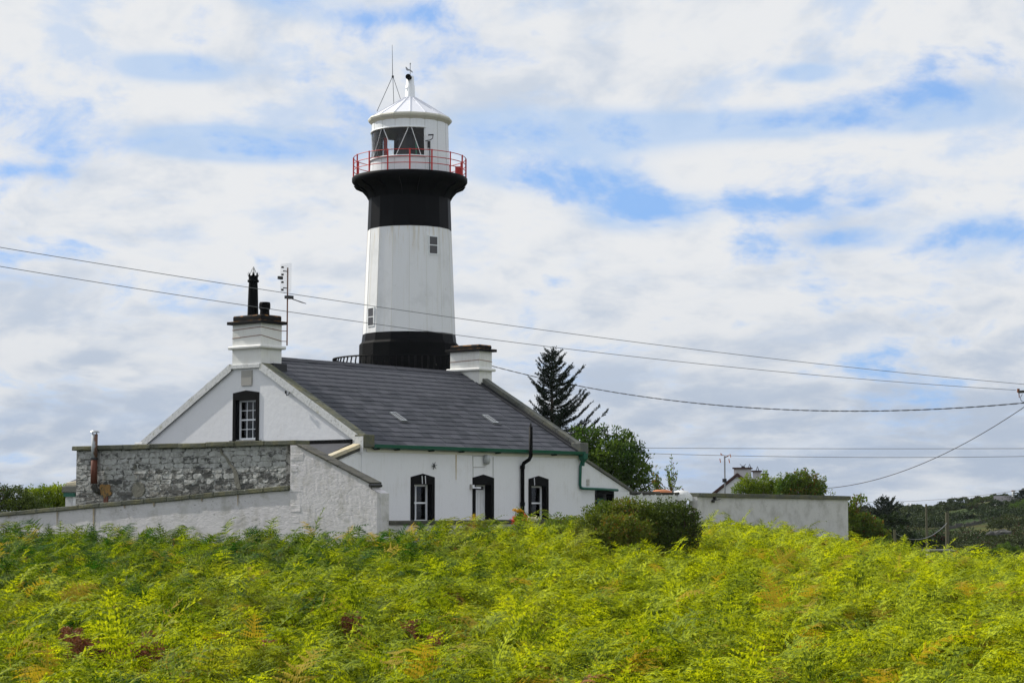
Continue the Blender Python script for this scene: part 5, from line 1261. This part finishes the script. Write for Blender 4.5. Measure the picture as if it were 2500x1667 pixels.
# ---------------------------------------------------------------- bracken
def frond(seed, L=.78, wide=.30, arch=.9, stipe=.62, sparse_=1.0, curl=.5, n=9):
    rd = random.Random(seed); V_, F_ = [], []
    def tri(a, b, c): o = len(V_); V_.extend((a, b, c)); F_.append((o, o + 1, o + 2))
    def quad(a, b, c, d): o = len(V_); V_.extend((a, b, c, d)); F_.append((o, o + 1, o + 2, o + 3))
    # rachis: rises then arches over in +x
    pts_ = [Vector((0, 0, 0)), Vector((.03, 0, stipe * .55)), Vector((.10, 0, stipe))]
    ang = R(62); p = pts_[-1].copy(); m_ = n + 3; side_sway = rd.uniform(-.25, .25)
    R_ = []
    for i in range(m_):
        t = i / (m_ - 1); a = ang - arch * 1.75 * t; p = p + Vector((math.cos(a), side_sway * t * .5, math.sin(a))) * (L / m_); R_.append(p.copy())
    allp = pts_ + R_
    for i in range(len(allp) - 1):
        w = Vector((0, .006, 0)); quad(allp[i] - w, allp[i+1] - w * .7, allp[i+1] + w * .7, allp[i] + w)
    for i in range(1, m_ - 1):
        t = i / (m_ - 1); Lp = wide * (1 - t) ** .75 * (1.0 if t > .12 else .8) * rd.uniform(.85, 1.1)
        tan = (R_[min(i + 1, m_ - 1)] - R_[i - 1]).normalized(); up = Vector((0, 1, 0)).cross(tan); up = -up if up.z < 0 else up
        for sgn in (-1, 1):
            d0 = (Vector((0, sgn, 0)) * .92 + tan * rd.uniform(.25, .55) + up * rd.uniform(-.25, .40)).normalized()
            k = max(int(3 + 4 * (1 - t) * sparse_), 3); q = R_[i].copy(); seg = Lp / k; dirv = d0.copy()
            for j in range(k):
                s_ = j / k; nxt = q + dirv * seg
                wl_ = (.043 * (1 - s_) + .012) * (1 - .5 * t)
                f1 = (tan * .85 + dirv * .5).normalized(); f2 = (-tan * .85 + dirv * .5).normalized(); dr_ = Vector((0, 0, -wl_ * .25))
                tri(q, nxt, q + f1 * wl_ + dr_); tri(q, q + f2 * wl_ + dr_, nxt)
                q = nxt; dirv = (dirv + Vector((.0, 0, -curl * (.10 + .10 * s_)))).normalized()
            tri(q, q + tan * .012, q + dirv * seg)
    return V_, F_
bcol = bpy.data.collections.new('bracken_fronds')
def frond_obj(name, seed, matn, **kw):
    V_, F_ = frond(seed, **kw); me = bpy.data.meshes.new(name); me.from_pydata([tuple(v_) for v_ in V_], [], F_); me.materials.append(MATS[matn]); me.update()
    o = bpy.data.objects.new(name, me); return o
fr = [frond_obj('frond_%02d' % i, 100 + i, 'bracken', L=random.uniform(.66, .92), wide=random.uniform(.20, .31), arch=random.uniform(.75, 1.25), stipe=random.uniform(.50, .72), curl=random.uniform(.3, 1.3)) for i in range(9)]
fr.append(frond_obj('frond_09', 200, 'bracken', L=.7, wide=.30, arch=.25, stipe=.72, curl=.3))
fr += [frond_obj('frond_1%d' % i, 300 + i, 'bracken_dead', L=.6, wide=.16, arch=1.3, stipe=.6, sparse_=.6, curl=1.8) for i in range(2)]
for o in fr: bcol.objects.link(o)
# scatter
N = 120000
Yr = 24 + (92 - 24) * rng.random(N * 2) ** 1.0; Ur = rng.uniform(-.285, .295, N * 2); Xr = Ur * Yr * 1.0
keep_p = rng.random(N * 2) < (Yr / 92) ** .25
dens = np.where(Yr < 40, 1.0, np.where(Yr < 58, .9, .75)) * (Yr / 92)
keep = rng.random(N * 2) < dens
ca_, sa_ = U.x, U.y
A_ = (Xr - C0.x) * U.x + (Yr - C0.y) * U.y; B_ = (Xr - C0.x) * V.x + (Yr - C0.y) * V.y
ok = (A_ < -4.0) | ((B_ < -4.55) & (A_ < 17)) | ((A_ >= 16.0) & (A_ < 30.9) & (B_ < -.45)) | ((A_ >= 30.9) & (Yr < 90))
ok &= ~((Yr > 86) & (Xr < 14))
keep &= ok
gapn = (np.sin(Xr * 1.9 + 1) * np.cos(Yr * 1.25 + 2) + .8 * np.sin(Xr * .7 - Yr * .9) + .6 * np.cos(Xr * 3.7 + Yr * 2.9)) / 2
keep &= ~((np.abs(Xr - 3.25) < 1.55) & (Yr > 48.9) & (Yr < 53.0))
keep &= ~((gapn < -.45) & (rng.random(N * 2) < .93))
X, Y = Xr[keep], Yr[keep]
print('fronds', len(X))
def pn(x, y, s, ph=0):   # smooth pseudo noise
    return (np.sin(x * s + ph) * np.cos(y * s * .83 + ph * 2) + .6 * np.sin(x * s * 2.3 + y * s * 1.7 + ph) + .4 * np.cos(x * s * 4.1 - y * s * 3.3)) / 2
gzv = CZ + ground_h(X, Y)
hgt = pn(X, Y, 1.3) * .24 + pn(X, Y, 3.6, 2) * .36
n = len(X); idx = rng.integers(0, 10, n); idx = np.where((idx == 9) & (rng.random(n) < .6), 0, idx)
deadp = .008 + .05 * sstep(X, 3, 7) * sstep(-Y, -33, -28) + .06 * sstep(pn(X, Y, .8, 4), .35, .9) * sstep(-Y, -42, -26)
idx = np.where(rng.random(n) < deadp, 10 + rng.integers(0, 2, n), idx)
scale = .76 * (1 + .22 * (1 - sstep(Y, 30, 42))) * rng.uniform(.50, 1.30, n) * (1 + pn(X, Y, 1.7, 5) * .16)
rz = rng.normal(-.45, 1.35, n); rzz = rz
near_wall = ((A_[keep] > -5.2) & (A_[keep] < -4.0)) | ((B_[keep] > -5.4) & (B_[keep] < -4.5) & (A_[keep] < 17))
thin = near_wall & (rng.random(n) < .55)
scale = np.where(thin, scale * .0 + .32, scale); scale = np.where(near_wall & (rng.random(n) < .05), .85, scale)
me = bpy.data.meshes.new('bracken'); me.vertices.add(n); me.vertices.foreach_set('co', np.stack([X, Y, gzv + hgt * .72 - .23], 1).astype(np.float32).ravel())
def addattr(nm, ty, data):
    a = me.attributes.new(nm, ty, 'POINT'); a.data.foreach_set('vector' if ty == 'FLOAT_VECTOR' else 'value', data.astype(np.int32 if ty == 'INT' else np.float32).ravel())
addattr('pick', 'INT', idx); addattr('rotv', 'FLOAT_VECTOR', np.stack([rng.normal(0, .32, n), rng.normal(.02, .34, n), rzz], 1)); addattr('scl', 'FLOAT', scale * (1 + hgt * .9))
tint = np.clip(rng.random(n) * .42 + .27 + .26 * sstep(X, -3, 5) - .40 * sstep(-X, -3, 4) * sstep(Y, 38, 46) + pn(X, Y, .55, 1) * .34 + pn(X, Y, 2.1, 7) * .34 + sstep(X, -8, 6) * .10 - sstep(-X, 2, 12) * sstep(Y, 40, 55) * .30, 0, .86)  # field's own green-to-yellow drift; darkest clumps stand in for shaded gaps
tint = np.where(rng.random(n) < .035 + .05 * sstep(-Y, -40, -26), .97, tint)
addattr('tint', 'FLOAT', tint)
bo = bpy.data.objects.new('bracken', me); COL.objects.link(bo)
tag(bo, 'dense yellow-green bracken filling the whole foreground field', 'bracken', kind='stuff')
ng = bpy.data.node_groups.new('scatter_bracken', 'GeometryNodeTree')
ng.interface.new_socket('Geometry', in_out='INPUT', socket_type='NodeSocketGeometry'); ng.interface.new_socket('Geometry', in_out='OUTPUT', socket_type='NodeSocketGeometry')
gi = ng.nodes.new('NodeGroupInput'); gout = ng.nodes.new('NodeGroupOutput'); ip = ng.nodes.new('GeometryNodeInstanceOnPoints'); ci = ng.nodes.new('GeometryNodeCollectionInfo')
ci.inputs['Collection'].default_value = bcol; ci.inputs['Separate Children'].default_value = True; ci.inputs['Reset Children'].default_value = True
def na(nm, ty):
    q = ng.nodes.new('GeometryNodeInputNamedAttribute'); q.data_type = ty; q.inputs[0].default_value = nm; return [o_ for o_ in q.outputs if o_.enabled and o_.name == 'Attribute'][0]
e2r = ng.nodes.new('FunctionNodeEulerToRotation')
lk = ng.links.new; lk(gi.outputs[0], ip.inputs['Points']); lk(ci.outputs[0], ip.inputs['Instance']); ip.inputs['Pick Instance'].default_value = True
lk(na('pick', 'INT'), ip.inputs['Instance Index']); lk(na('rotv', 'FLOAT_VECTOR'), e2r.inputs[0]); lk(e2r.outputs[0], ip.inputs['Rotation']); lk(na('scl', 'FLOAT'), ip.inputs['Scale'])
lk(ip.outputs[0], gout.inputs[0])
md = bo.modifiers.new('scatter', 'NODES'); md.node_group = ng

# docks with red seed heads, near the camera at the lower edge
def top_z(x, y): return CZ + float(top_h(np.array([x]), np.array([y]))[0])
def dock(px, Y, w, label, h_=.25):
    x = (px - 1250) / FPX * Y; base = (x, Y, gz(x, Y)); t = top_z(x, Y) - base[2] + .34
    root = thing('dock_plant', label, 'plant', base, 0, 'red dock plants low in the bracken'); P, D = [], []; mm = MB()
    w *= 1.5
    for k in range(int(34 * w / .5) + 6):
        bx_, by_ = random.gauss(0, w * .45), random.gauss(0, .2); tz_ = t + random.uniform(-.02, h_ * .6)
        mm.tube([(bx_ * .3, by_ * .3, .1), (bx_, by_, tz_)], .007, 3)
        for j in range(60): P.append((bx_ + random.gauss(0, .03), by_ + random.gauss(0, .03), tz_ - random.random() ** 1.5 * .22)); D.append((random.gauss(0, 1), random.gauss(0, 1), random.gauss(.3, 1)))
    mm.build('stem', 'rust', root); P = np.array(P); D = unit(np.array(D)) * .035; tag(quads_object('seed_head', P, D, unit(np.cross(D, rng.normal(size=D.shape))) * .014, rng.random(len(P)), 'dock_seed', root), kind='stuff')
for (px, Y, w, lab) in ((235, 31.2, .32, 'largest cluster of red-brown dock seed heads at the lower left'), (345, 30.6, .30, 'wide red dock cluster just right of the largest one'), (180, 32.5, .12, 'small dock cluster above and left of the largest one'), (375, 31.8, .14, 'upper red dock sprig among the lower left group'),
                    (860, 33.0, .12, 'small red dock clump left of the bottom centre'), (1010, 32.0, .12, 'dock clump with red tips right of the bottom centre dark hollow'), (1065, 30.2, .1, 'little red dock tuft near the bottom centre'), (690, 30.3, .14, 'pale red dock tuft between the lower left group and the centre')):
    dock(px, Y, w, lab)
# ragwort and garden flowers by the low front wall
rx = at(1267, 1243, 56.2); rg0 = thing('ragwort', 'tall yellow-headed ragwort in front of the black vent pipe', 'plant', (rx.x, 56.2, gz(rx.x, 56.2)))
tt = rx.z - rg0.location.z; mm = MB(); P, D = [], []
for k in range(9):
    bx_, by_ = random.uniform(-.12, .12), random.uniform(-.08, .08); zt_ = tt + random.uniform(-.05, .02) - abs(bx_) * .2; mm.tube([(0, 0, 0), (bx_ * .3, by_ * .3, tt * .7), (bx_, by_, zt_)], .008, 4)
    for j in range(45): P.append((bx_ + random.gauss(0, .028), by_ + random.gauss(0, .028), zt_ + random.gauss(0, .012))); D.append((random.gauss(0, 1), random.gauss(0, 1), random.gauss(0, .5)))
mm.build('stem', 'stalk', rg0); P = np.array(P); D = unit(np.array(D)) * .035; quads_object('flower_head', P, D, unit(np.cross(D, rng.normal(size=D.shape))) * .014, rng.random(len(P)), 'ragwort_yellow', rg0)
P = rng.normal(size=(260, 3)) * np.array([.06, .05, .12]) + np.array([0, 0, tt - .26]); D = unit(rng.normal(size=(260, 3)) + np.array([0, 0, .5])) * .08; quads_object('foliage', P, D, unit(np.cross(D, rng.normal(size=D.shape))) * .016, rng.random(260), 'hedge_leaf', rg0)
def blooms(name, label, px, py, Y, wx, wz_, n, mt):
    c = at(px, py, Y); root = thing(name, label, 'plant', (c.x, Y, gz(c.x, Y))); h_ = c.z - root.location.z
    P = rng.normal(size=(n, 3)) * np.array([wx, .04, wz_]) + np.array([0, 0, h_]); D = unit(rng.normal(size=(n, 3))) * .05; quads_object('blossom', P, D, unit(np.cross(D, rng.normal(size=D.shape))) * .02, rng.random(n), mt, root)
    MB().tube([(0, 0, 0), (0, 0, h_)], .01, 4).build('stem', 'stalk', root)
blooms('red_flower', 'red bloom left of the ragwort above the low wall', 1258, 1268, 56.4, .045, .05, 260, 'red_petals')
blooms('red_flower', 'red bloom right of the ragwort above the low wall', 1281, 1263, 56.4, .035, .035, 200, 'red_petals')
blooms('white_flower', 'white bloom right of the red flowers on the low wall', 1300, 1266, 56.5, .07, .03, 160, 'white_petals')

# ---------------------------------------------------------------- the air
hz = MB().box(-9100, 9100, -60, 10300, CZ - 29, CZ + 23)
hm = bpy.data.materials.new('haze_air'); hm.use_nodes = True; ht_ = hm.node_tree; ht_.nodes.clear()
ho_ = ht_.nodes.new('ShaderNodeOutputMaterial'); hv_ = ht_.nodes.new('ShaderNodeVolumePrincipled'); hv_.inputs['Color'].default_value = (.80, .88, 1.0, 1); hv_.inputs['Density'].default_value = 6e-5
ht_.links.new(hv_.outputs[0], ho_.inputs['Volume']); MATS['haze_air'] = hm
tag(hz.build('haze', 'haze_air'), kind='stuff')
